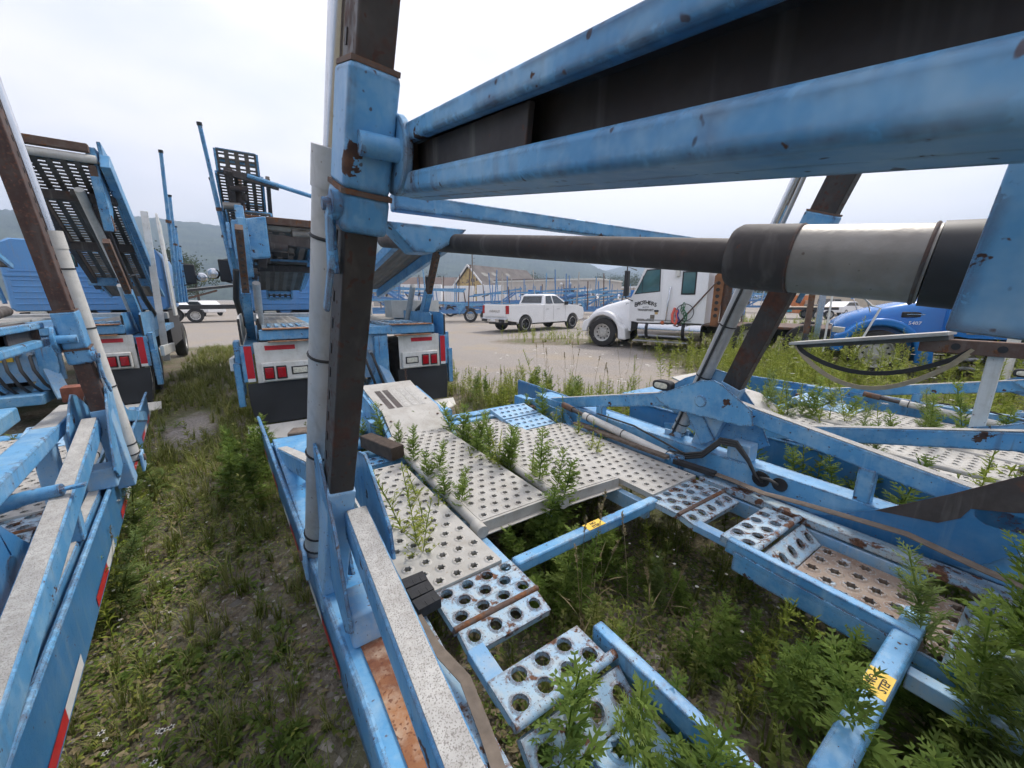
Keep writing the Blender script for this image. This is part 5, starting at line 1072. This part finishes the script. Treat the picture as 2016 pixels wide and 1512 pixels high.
for i in range(3): MB().loft([[(x * (1.5 - .15 * i) * k, y, .35 + i * .42 + z * .2 * k) for x, z in ((-1, -.6), (-.8, -1), (.8, -1), (1, -.6), (1, .6), (.7, 1), (-.7, 1), (-1, .5))] for y, k in ((-.8, .8), (-.6, 1), (.6, 1), (.8, .8))]).build('tarp_layer', 'teal' if i != 1 else 'white_panel', tb, smooth=50)
pg = thing('grey_pickup', 'grey brown old pickup parked by the metal building', 'pickup', at(1632, 43), R(-70))
MB().prism([(-2.5, .5), (2.4, .5), (2.45, .95), (1.2, 1.05), (-.2, 1.1), (-2.5, 1.1)], -.92, .92, 'x').build('body', 'olive_grey', pg, bevel=.05); MB().prism([(1.2, 1.05), (.6, 1.7), (-.5, 1.7), (-.6, 1.08)], -.82, .82, 'x').build('cab', 'olive_grey', pg, bevel=.05)
MB().prism([(.95, 1.12), (.52, 1.6), (-.4, 1.6), (-.45, 1.12)], -.835, .835, 'x').build('windows', 'glass', pg)
for s in (-1, 1):
    for y in (-1.6, 1.6): wheel(pg, (s * .85, y, .38), .38, .22, 'rim', s, 6)
wc = thing('white_car', 'white sedan right of the grey pickup by the metal building', 'car', at(1662, 40), R(-62))
MB().prism([(-2.2, .35), (2.2, .35), (2.25, .8), (1.3, .98), (.6, 1.42), (-1.0, 1.42), (-1.7, 1.02), (-2.25, .95)], -.88, .88, 'x').build('body', 'paint_white', wc, bevel=.08); MB().prism([(1.1, 1.0), (.55, 1.34), (-.95, 1.34), (-1.5, 1.02)], -.89, .89, 'x').build('windows', 'glass', wc)
for s in (-1, 1):
    for y in (-1.35, 1.4): wheel(wc, (s * .8, y, .33), .33, .2, 'rim', s, 6)
ft = thing('flatbed_trailer', 'low flatbed trailer with a pale slatted deck in the right far yard', 'trailer', at(1572, 34), R(80))
MB().box(-1.1, 1.1, -2.6, 1.2, .78, .98).build('bed', 'black', ft, bevel=.02)
for i in range(16): MB().box(-1.1, 1.1, -2.55 + i * .23, -2.4 + i * .23, .985, 1.03).build('deck_board', 'beige', ft)
MB().bar((0, 1.2, .85), (0, 3.0, .45), .3, .1).build('tongue', 'black', ft); MB().tube([(0, 2.6, .5), (0, 2.6, .0)], .05, 8).build('jack', 'black', ft)
for s in (-1, 1):
    for y in (-2.0, -1.1): wheel(ft, (s * .95, y, .38), .38, .22, 'rim', s, 6)
# mast with lamp head standing over the right edge
sm = thing('rack_mast', 'pale upright rack end with a rusty cross arm above the hanger plate', 'rack', Vector((8.6, 6.6, 0)), R(30))
MB().bar((0, 0, 0), (.25, 0, 4.6), .14, .14, (0, 1, 0)).build('upright', 'white_old', sm, bevel=.01); MB().bar((.1, 0, 3.12), (-.95, 0, 3.26), .14, .16).build('cross_arm', 'rust_dark', sm, bevel=.01)
MB().bar((-.62, 0, 3.12), (-.95, 0, 3.2), .2, .2).build('arm_bracket', 'blue_pale', sm, bevel=.01); MB().ring((-1.0, -.1, 3.42), (0, 1, 0), .10, .035, 18, 8).build('arm_eye', 'steel', sm, smooth=60)
# ------------------------------------------------------------------ vegetation
class PL:       # quads with a tone per vertex
    def __init__(self): self.v = []; self.f = []; self.t = []
    def quad(self, a, b_, c, d, tone):
        k = len(self.v); self.v += [a, b_, c, d]; self.f.append((k, k + 1, k + 2, k + 3)); self.t += [tone] * 4
    def arrays(self): return np.array(self.v, np.float32), np.array(self.f, np.int32), np.array(self.t, np.float32)
def nrm(a): return a / (np.linalg.norm(a) + 1e-9)
def blade(p, base, d, up, L, wd, tone, fold=.25):
    s = nrm(np.cross(d, up)); m = base + d * (L * .45)
    p.quad(base, m - s * wd / 2 + up * wd * fold, base + d * L - up * L * .08, m + s * wd / 2 + up * wd * fold, tone)
def lobed(p, base, d, up, L, tone, pairs=2, narrow=.2):
    s = nrm(np.cross(d, up)); blade(p, base, d, up, L, L * narrow * 1.25, tone)
    for i in range(pairs):
        f = .25 + .3 * i; q = base + d * (L * f)
        for sg in (-1, 1): blade(p, q, nrm(d * .75 + s * sg * .75), up, L * (.52 - .14 * i), L * narrow, tone)
def stem(p, pts, r, tone):
    for a, b_ in zip(pts[:-1], pts[1:]):
        for k in range(2):
            o = np.array([r, 0, 0]) if k == 0 else np.array([0, r, 0]); p.quad(a - o, a + o, b_ + o * .7, b_ - o * .7, tone)
def mugwort(h, seed, dens=95, lf=.105, pairs=2, narrow=.2, bushy=0):
    g = np.random.default_rng(seed); p = PL(); cv = g.uniform(-.12, .12, 2) * h
    path = lambda t: np.array([cv[0] * t * t, cv[1] * t * t, h * t])
    stem(p, [path(t) for t in np.linspace(0, 1, 6)], .0035, .05); n_ = int(h * dens); az = g.uniform(0, 6.28)
    for i in range(n_):
        t = .10 + .90 * (i / n_) ** .9; az += 2.4 + g.uniform(-.3, .3); L = lf * (1.05 - .72 * t) * g.uniform(.75, 1.25) + .012
        el = .15 + .75 * t + g.uniform(-.25, .25); d = np.array([math.cos(az) * math.cos(el), math.sin(az) * math.cos(el), math.sin(el)])
        upv = nrm(np.array([-math.cos(az) * math.sin(el), -math.sin(az) * math.sin(el), math.cos(el)]))
        lobed(p, path(t), d, upv, L, g.uniform(.1, .75) + .2 * t, pairs, narrow)
        if bushy and t < .85 and g.random() < bushy:
            b0 = path(t); bd = nrm(np.array([math.cos(az + 1), math.sin(az + 1), 1.1])); bl = h * .22 * (1.1 - t) + .03
            stem(p, [b0, b0 + bd * bl], .0022, .1)
            for k in range(9):
                q = b0 + bd * bl * (.25 + .75 * k / 8); a2 = g.uniform(0, 6.28); dd = nrm(np.array([math.cos(a2), math.sin(a2), .7])); lobed(p, q, dd, nrm(np.array([-dd[0], -dd[1], 1.])), L * .62, g.uniform(.2, .9), max(1, pairs - 1), narrow)
    return p.arrays()
def slender(h, seed, lf=.06, dens=60):
    return mugwort(h, seed, dens, lf, 0, .17, .25)
def rosette(r, seed, n_=26, wide=.42):
    g = np.random.default_rng(seed); p = PL()
    for i in range(n_):
        az = g.uniform(0, 6.28); el = g.uniform(.15, 1.1); L = r * g.uniform(.45, 1.1); st = np.array([math.cos(az) * math.cos(el), math.sin(az) * math.cos(el), math.sin(el)]) * r * g.uniform(.05, .7)
        d = nrm(np.array([math.cos(az), math.sin(az), g.uniform(-.2, .5)])); lobed(p, st, d, nrm(np.array([-d[0] * d[2], -d[1] * d[2], 1.])), L * .62, g.uniform(.1, .95), 0 if g.random() < .6 else 1, wide * .8)
        stem(p, [np.zeros(3), st], .002, .2)
    return p.arrays()
def tuft(h, seed, n_=26):
    g = np.random.default_rng(seed); p = PL()
    for i in range(n_):
        az = g.uniform(0, 6.28); L = h * g.uniform(.5, 1.1); w_ = .0045; b0 = np.array([g.normal(0, .02), g.normal(0, .02), 0]); o = np.array([-math.sin(az), math.cos(az), 0]) * w_
        d1 = np.array([math.cos(az) * .25, math.sin(az) * .25, .95]) * L * .6; d2 = np.array([math.cos(az) * .75, math.sin(az) * .75, .45]) * L * .45; tn = g.uniform(0, 1)
        p.quad(b0 - o, b0 + o, b0 + d1 + o * .8, b0 + d1 - o * .8, tn); p.quad(b0 + d1 - o * .8, b0 + d1 + o * .8, b0 + d1 + d2 + o * .1, b0 + d1 + d2 - o * .1, tn)
    return p.arrays()
def to_mesh(name, arr, mat):
    me = np_mesh(name, arr[0], arr[1], mat); a = me.attributes.new('tone', 'FLOAT', 'POINT'); a.data.foreach_set('value', arr[2][:len(me.vertices)]); return me
def merge(name, mat, protos, places, label, cat):
    """one mass of small plants nobody could count"""
    V_, F_, T_ = [], [], []; k = 0
    for pi, x, y, z, rz, s, dt in places:
        v, f, t = protos[pi]; c, sn = math.cos(rz) * s, math.sin(rz) * s
        vv = np.empty_like(v); vv[:, 0] = v[:, 0] * c - v[:, 1] * sn + x; vv[:, 1] = v[:, 0] * sn + v[:, 1] * c + y; vv[:, 2] = v[:, 2] * s + z
        V_.append(vv); F_.append(f + k); T_.append(np.clip(t * .8 + dt, 0, 1.3)); k += len(v)
    o = link_mesh(name, to_mesh(name, (np.concatenate(V_), np.concatenate(F_), np.concatenate(T_)), mat)); return tag(o, label, cat, kind='stuff')

MUG = [to_mesh('mugwort', mugwort(h, 10 + i, 74, .14, 3, .135, .2), 'leaf') for i, h in enumerate((.42, .55, .62, .70, .80, .90))]
FEA = [to_mesh('feathery_weed', mugwort(h, 40 + i, 95, .12, 3, .10, .3), 'leaf_grey') for i, h in enumerate((.6, .75, .9))]
SLE = [to_mesh('slender_weed', slender(h, 60 + i, .07, 75), 'leaf_bright') for i, h in enumerate((.5, .65, .8, 1.0))]
ROS = [to_mesh('broadleaf_weed', rosette(.105, 80 + i, 30, .34), 'leaf') for i in range(4)]
g_ = np.random.default_rng(5)
def plant(meshes, name, x, y, z, s, label, cat, group):
    o = link_mesh(name, meshes[int(g_.integers(len(meshes)))], None, (x, y, z), (g_.uniform(-.2, .2), g_.uniform(-.2, .2), g_.uniform(0, 6.28)), (s * g_.uniform(.8, 1.25), s * g_.uniform(.8, 1.25), s)); return tag(o, label, cat, group)
ORD = ['nearest ', 'second nearest ', 'third nearest ', 'fourth nearest ', 'fifth nearest ', 'sixth nearest ', 'seventh nearest ', 'eighth nearest ', 'ninth nearest ', 'farthest ']
def zone(nn_, u0, u1, v0, v1, meshes, name, smin, smax, label, group, cat='weed', ok=None):
    k = 0; tries = 0; made = []
    while k < nn_ and tries < nn_ * 30:
        tries += 1; u, v = g_.uniform(u0, u1), g_.uniform(v0, v1)
        if ok and not ok(u, v): continue
        p = W(u, v); made.append(plant(meshes, name, p.x, p.y, 0, g_.uniform(smin, smax), label, cat, group)); k += 1
    if len(made) <= 10:
        for q, o in zip(ORD, sorted(made, key=lambda o: o.location.xy.length)): o['label'] = q + label
B_ = 'mugwort_weed'
# inside the open well of the trailer
zone(16, .30, 1.22, 1.0, 1.85, MUG[:3] + SLE[:2] + FEA[:1], B_, .35, .7, 'leafy green mugwort growing in the open well between the two yellow labelled bars', 'mugwort in the open trailer well', ok=lambda u, v: (v > 1.35 or u > .85) and g_.random() < .35 + .65 * (v > 1.5))
zone(10, 1.3, 1.58, .95, 1.75, MUG[:3], B_, .6, .95, 'leafy green mugwort under the far yellow labelled bar beside the aluminium plates', 'mugwort by the far step bar')
zone(26, -.55, .10, 1.15, 2.15, MUG[2:] + FEA, B_, .85, 1.15, 'tall dense mugwort in the bottom right corner by the near labelled bar', 'tall mugwort at the near step bar', ok=lambda u, v: v > 1.35 - u * .3)
zone(5, .25, .62, 1.55, 1.95, MUG[1:4] + SLE[1:2], B_, .6, .9, 'mugwort standing against the side rail of the right wheel ramp', 'mugwort at the right wheel ramp')
for q_, (u, v, s) in zip(('first', 'second', 'third', 'fourth', 'fifth', 'sixth'), ((.72, .78, .8), (.60, .60, 1.0), (.55, .75, .95), (.50, .90, .9), (.45, .62, 1.05), (.40, .85, 1.0))):
    p = W(u, v); plant(FEA[:2] + MUG[2:4], B_, p.x, p.y, 0, s, q_ + ' feathery mugwort, from the hinge down, growing through the pale blue wheel ramp', 'weed', 'mugwort through the near wheel ramp')
# in the gaps of the deck
zone(9, 1.75, 3.2, .865, .895, MUG[3:], B_, .85, .98, 'mugwort rising through the gap left of the second aluminium plate', 'mugwort in the left deck gap')
zone(24, 1.65, 3.1, 1.375, 1.42, MUG[3:] + [SLE[2]], B_, .82, 1.02, 'mugwort rising through the middle gap between the aluminium plates', 'mugwort in the middle deck gap')
zone(7, 1.9, 3.2, 2.35, 2.45, MUG[3:] + SLE[2:3], B_, .8, 1.0, 'mugwort between the far aluminium plate and the slim cylinder', 'mugwort by the slim cylinder')
zone(6, 1.4, 2.5, .5, .82, SLE[1:], 'slender_weed', .75, .95, 'thin pale weed poking through holes of the nearest aluminium plate', 'thin weeds through the nearest plate')
zone(8, 1.9, 3.0, 1.9, 2.3, SLE[1:3], 'slender_weed', .8, 1.1, 'thin pale weed poking through holes of the far aluminium plate', 'thin weeds through the far plate')
zone(9, 3.25, 3.6, .5, 1.1, MUG[1:4], B_, .8, 1.15, 'leafy weed in front of the ramp cover behind the thick post', 'weeds by the ramp cover')
# dry seed stalks
def stalk(h, seed):
    g = np.random.default_rng(seed); p = PL(); c = g.uniform(-.1, .1, 2); pts = [np.array([c[0] * t * t, c[1] * t * t, h * t]) for t in np.linspace(0, 1, 7)]; stem(p, pts, .0018, .3)
    for k in range(40):
        t = g.uniform(.87, 1.0); b0 = np.array([c[0] * t * t, c[1] * t * t, h * t]); d = nrm(np.array([g.normal(), g.normal(), 1.2])); blade(p, b0, d, nrm(np.cross(d, np.array([.3, .7, .1]))), .016, .005, g.uniform(0, 1))
    for k in range(3):
        t = g.uniform(.1, .6); a_ = g.uniform(0, 6.28); blade(p, pts[0] + (pts[-1] - pts[0]) * t, nrm(np.array([math.cos(a_), math.sin(a_), .9])), np.array([0, 0, 1.]), .14, .006, .2)
    return p.arrays()
STK = [to_mesh('dry_stalk', stalk(h, 300 + i), 'straw') for i, h in enumerate((.5, .62, .7))]
zone(9, .85, 1.2, 1.0, 1.5, STK, 'dry_grass_stalk', .85, 1.15, 'thin dry grass stalk with a seed head below the far labelled bar', 'dry stalks by the far step bar', 'grass')
zone(16, 3.6, 6, 2.9, 6.5, STK, 'dry_grass_stalk', 1.1, 1.6, 'thin dry grass stalk with a seed head among the weeds behind the trailer', 'dry stalks behind the trailer', 'grass')
zone(10, 2.0, 5.0, -.95, -.2, STK, 'dry_grass_stalk', .5, .9, 'thin dry grass stalk with a seed head in the aisle', 'dry stalks in the aisle', 'grass')
# the aisle
zone(30, 1.0, 3.2, -.62, -.02, ROS, 'broadleaf_weed', .5, 1.0, 'low broadleaf weed on the trodden floor of the near aisle', 'low weeds in the aisle')
zone(20, 3.4, 7.5, -1.2, .1, ROS + MUG[:1], 'broadleaf_weed', .6, 1.1, 'low weed further up the aisle towards the trucks', 'weeds up the aisle', ok=lambda u, v: abs(v + .55 + .06 * (u - 3)) > .22)
zone(12, .9, 2.0, -.35, .0, ROS, 'greyish_weed', .7, 1.2, 'greyish green weed crowding against the blue side skirt at the bottom', 'weeds along the near skirt')
zone(9, 2.2, 4.2, -.95, -.72, SLE[:2] + FEA[:1], 'slender_weed', .8, 1.1, 'thin weed growing against the skirt of the left trailer', 'weeds along the left trailer')
zone(9, 3.4, 5.2, -.3, .05, MUG[1:4], B_, .7, 1.0, 'bushy weed beside the middle truck mud flap', 'weeds by the mud flap')
# behind the trailer and the right field
zone(46, 3.4, 5.6, 2.85, 6.0, SLE + MUG[2:4], 'slender_weed', .6, 1.0, 'tall yellow green weed in the strip between trailer and gravel lane', 'tall weeds behind the trailer', ok=lambda u, v: gravel_mask(*W(u, v).xy) < .35)
zone(34, .2, 2.2, 3.6, 5.3, MUG[3:] + SLE[2:] + FEA, B_, .85, 1.2, 'tall weed growing through the sunken right trailer', 'weeds through the right trailer')
zone(16, -.4, 1.5, 2.85, 3.25, MUG[2:5], B_, .8, 1.1, 'weed between the foreground trailer and the right trailer', 'weeds between the trailers')
zone(34, 1.5, 5.0, 5.9, 11, SLE + FEA[:1], 'slender_weed', 1.0, 1.45, 'tall yellow green weed in the field before the blue tractor', 'tall field weeds')

# uncountable growth
PR = [mugwort(.55, 200 + i, 42, .12, 1, .22, 0) for i in range(3)] + [slender(.7, 210 + i, .09, 32) for i in range(3)] + [tuft(.35, 220 + i, 18) for i in range(3)] + [rosette(.14, 230 + i, 10) for i in range(3)]
pl_ = []
def scatter(nn_, fn, kinds, smin, smax, dt=.0):
    k = 0; tr = 0
    while k < nn_ and tr < nn_ * 12:
        tr += 1; x, y = fn()
        if gravel_mask(x, y) > g_.uniform(.15, .6): continue
        sm_ = .4 if math.hypot(x - 4.4, y - 12.6) < 2.3 else 1
        pl_.append((int(g_.choice(kinds)), x, y, float(ground_h(x, y)) * math.exp(-(math.hypot(x, y) / 16) ** 2) - .012, g_.uniform(0, 6.28), g_.uniform(smin, smax) * sm_, g_.uniform(0, .25) + dt)); k += 1
def uvr(u0, u1, v0, v1):
    def f():
        p = W(g_.uniform(u0, u1), g_.uniform(v0, v1)); return p.x, p.y
    return f
scatter(1300, uvr(2.5, 8, 2.8, 12), [0, 1, 2, 3, 4, 5, 3], .4, .85, .15)
scatter(1500, uvr(-2, 11, 7, 24), [3, 4, 5, 0], .8, 1.45, .2)
scatter(260, uvr(7, 15, 8.5, 15), [3, 4, 5, 6, 7], .5, 1.0, .3)
scatter(500, uvr(-1.5, 3.2, 2.8, 8), [0, 1, 2, 3], .6, 1.2, .05)
merge('weed_field', 'leaf_bright', PR, pl_, 'yellow green mass of weeds filling the field on the right', 'weeds')
pl_ = []
scatter(1050, uvr(.2, 17, -1.6, .2), [6, 7, 8, 9, 10, 11], .3, .8, .0)
scatter(700, uvr(4, 17, -1.4, .15), [6, 7, 8, 6], .4, .9, .1)
scatter(500, uvr(.6, 6, -1.2, .1), [6, 7, 8], .25, .5, .1)
scatter(420, uvr(.2, 3.4, .3, 2.6), [6, 7, 8, 9, 10, 11], .4, .9, -.05)
scatter(170, uvr(-.6, 3.4, .4, 2.6), [0, 1, 2], .3, .65, -.1)
scatter(500, uvr(3, 8, -1.5, 5), [6, 7, 8, 9, 10, 0], .4, .9, .0)
scatter(300, uvr(2, 5, -4.5, -1.2), [6, 7, 0, 1], .5, 1.1, -.1)
scatter(700, uvr(-1, 10, 2.8, 14), [6, 7, 8], .7, 1.2, .15)
merge('ground_grass', 'grass', PR, pl_, 'short grass and tiny weeds covering the soil', 'grass')
# creeping ground cover: single small leaves close to the soil
def cover(nn_, fn, mat, name, label, smin, smax, zmax):
    p = PL()
    for i in range(nn_):
        x, y = fn()
        if gravel_mask(x, y) > .4 or noise.noise(Vector((x * 1.3, y * 1.3, 3))) < g_.uniform(-.35, .15): continue
        az = g_.uniform(0, 6.28); L = g_.uniform(smin, smax); d = nrm(np.array([math.cos(az), math.sin(az), g_.uniform(-.1, .6)])); b0 = np.array([x, y, g_.uniform(0, zmax)])
        blade(p, b0, d, nrm(np.array([-d[0] * d[2], -d[1] * d[2], 1.])), L, L * .5, g_.uniform(0, 1.1))
    o = link_mesh(name, to_mesh(name, p.arrays(), mat)); tag(o, label, 'ground cover', kind='stuff')
cover(20000, uvr(.4, 5, -1.3, .2), 'leaf', 'creeping_cover', 'small creeping leaves spread over the aisle floor', .010, .028, .045)
cover(9000, uvr(.0, 1.6, .5, 2.4), 'leaf', 'creeping_cover', 'small creeping leaves on the soil inside the trailer well', .010, .03, .05)
cover(9000, uvr(.4, 6, -1.3, .2), 'straw', 'dry_litter', 'dry straw coloured bits lying on the aisle floor', .01, .05, .02)
cover(3500, uvr(.0, 1.6, .5, 2.4), 'straw', 'dry_litter', 'dry straw coloured bits on the soil of the trailer well', .01, .05, .02)
cover(9000, uvr(.4, 9, -1.3, .2), 'leaf_bright', 'creeping_cover', 'yellow green clover like leaves in patches along the aisle', .010, .03, .06)
# white flower heads
p = PL()
def flower(c, r):
    for k in range(3):
        a_ = k * 1.047; dx = np.array([math.cos(a_), math.sin(a_), 0]) * r; dy = np.array([-math.sin(a_), math.cos(a_), 0]) * r * .45; p.quad(c - dx, c - dy, c + dx, c + dy, .6)
for (u0, u1, v0, v1, z0, z1, k_, r_) in ((1.0, 1.7, -.62, -.40, .12, .30, 26, .012), (2.6, 4.2, -.95, -.75, .3, .6, 40, .010), (3.4, 7, 3, 9, .4, .8, 60, .03), (0, 4, 5, 12, .5, .9, 50, .035), (.5, 1.2, 1.5, 2.1, .25, .45, 14, .008), (2, 5, -.9, .0, .08, .25, 50, .008)):
    for i in range(k_):
        q = W(g_.uniform(u0, u1), g_.uniform(v0, v1)); flower(np.array([q.x, q.y, g_.uniform(z0, z1)]), r_ * g_.uniform(.7, 1.3))
tag(link_mesh('white_blossom', to_mesh('white_blossom', p.arrays(), 'petal')), 'tiny white flower heads scattered among the weeds', 'flowers', kind='stuff')
# pebbles
nS = 16000; uu, vv_ = g_.uniform(.4, 7, nS), g_.uniform(-1.4, 2.6, nS); px_ = UX * uu + VX * vv_; py_ = UY * uu + VY * vv_
oc = np.array([(1, 0, 0), (0, 1, 0), (-1, 0, 0), (0, -1, 0), (0, 0, 1)], np.float32); V_ = []; F_ = []; T_ = []
for i in range(nS):
    if noise.noise(Vector((px_[i] * .9, py_[i] * .9, 8))) < g_.uniform(-.5, .2): continue
    s = g_.uniform(.004, .016) * (1 if g_.random() < .95 else 1.8); v = oc * np.array([s * g_.uniform(.7, 1.4), s * g_.uniform(.7, 1.4), s * .6]) + g_.normal(0, s * .15, (5, 3)); a_ = g_.uniform(0, 6.28); c, sn = math.cos(a_), math.sin(a_)
    k = len(V_) * 5; V_.append(np.stack([v[:, 0] * c - v[:, 1] * sn + px_[i], v[:, 0] * sn + v[:, 1] * c + py_[i], v[:, 2] + float(ground_h(px_[i], py_[i])) * math.exp(-(math.hypot(px_[i], py_[i]) / 16) ** 2) - .008], 1))
    F_ += [(k, k + 1, k + 4), (k + 1, k + 2, k + 4), (k + 2, k + 3, k + 4), (k + 3, k, k + 4)]; T_ += [g_.uniform(0, 1)] * 5
me = np_mesh('pebbles', np.concatenate(V_), np.array(F_), 'stone', 3); a = me.attributes.new('tone', 'FLOAT', 'POINT'); a.data.foreach_set('value', np.array(T_, np.float32))
tag(link_mesh('pebbles', me), 'loose gravel stones strewn over the soil', 'gravel', kind='stuff')

# ------------------------------------------------------------------ trees behind the yard
def tree(px, d, h, cr, label, seed, group):
    g = np.random.default_rng(seed); t_ = thing('tree', label, 'tree', at(px, d), g.uniform(0, 6), group)
    m = MB().tube([(0, 0, -.2), (.05, 0, h * .35), (.1, .05, h * .75)], [h * .03, h * .022, h * .008], 8)
    cl = []
    for i in range(9):
        a_ = g.uniform(0, 6.28); z = h * g.uniform(.38, .9); rr = cr * (1 - abs(z / h - .55) * 1.1) * g.uniform(.45, .95); e = np.array([math.cos(a_) * rr, math.sin(a_) * rr, z]); m.tube([(.04, 0, z * .62), tuple(e * np.array([.6, .6, .95])), tuple(e)], [h * .010, h * .006, h * .003], 5); cl.append(e)
    m.build('trunk', 'bark', t_, smooth=50); cl.append(np.array([0, 0, h * .88])); p_ = PL()
    for e in cl:
        sz = cr * g.uniform(.35, .55)
        for k in range(190):
            q = e + g.normal(0, 1, 3) * sz * np.array([.5, .5, .42]); q[2] = max(q[2], h * .14); dd = nrm(g.normal(0, 1, 3)); blade(p_, q, dd, nrm(np.cross(dd, g.normal(0, 1, 3))), h * .038, h * .026, g.uniform(0, 1.1))
    o = link_mesh('crown', to_mesh('crown', p_.arrays(), 'tree_leaf'), t_); return t_
sd_ = 1
for lst, lb, gr in ((((298, 58, 6.8, 2.6), (322, 62, 8.4, 3.0), (347, 60, 9.4, 3.2), (368, 66, 8.6, 3.0), (392, 62, 7.5, 2.8)), 'tree in the leafy clump between the two trucks on the left', 'trees between the trucks'),
                    (((1050, 140, 10, 5), (1066, 150, 9, 5), (1095, 145, 8, 5), (1120, 150, 8.5, 5), (1150, 150, 8, 5), (1180, 150, 9.5, 5.5), (1208, 140, 9, 5), (1232, 150, 10, 5.5), (1255, 140, 9, 5)), 'tree in the far row above the flat roofed building', 'trees above the far roofs'),
                    (((1385, 100, 9, 4.5), (1420, 90, 10, 5), (1445, 95, 11, 5), (1475, 85, 9, 5), (1510, 90, 9.5, 5), (1545, 85, 9, 5), (1580, 90, 9.5, 5), (1900, 80, 9, 5), (1960, 80, 10, 5)), 'tree in the dark row beyond the right far yard', 'trees beyond the right yard'),
                    (((840, 130, 8, 5), (868, 135, 9, 5), (700, 120, 8, 5), (640, 120, 9, 5)), 'tree beyond the brown roofed shed', 'trees beyond the shed')):
    for (px, d, h, cr) in lst: tree(px, d, h, cr, lb, sd_, gr); sd_ += 1

# ------------------------------------------------------------------ the hazy air over the valley
m = bpy.data.materials.new('haze'); m.use_nodes = True; M['haze'] = m; nt = m.node_tree; nt.nodes.remove(nt.nodes['Principled BSDF'])
pv = nt.nodes.new('ShaderNodeVolumePrincipled'); pv.inputs['Color'].default_value = (.60, .75, .96, 1); pv.inputs['Density'].default_value = .00085; pv.inputs['Anisotropy'].default_value = .2
nt.links.new(pv.outputs[0], nt.nodes['Material Output'].inputs['Volume'])
hz_ = MB().box(-5500, 5500, -5500, 5500, -8, 205).build('haze', 'haze'); tag(hz_, 'thin pale summer haze lying over the valley', 'haze', kind='stuff')
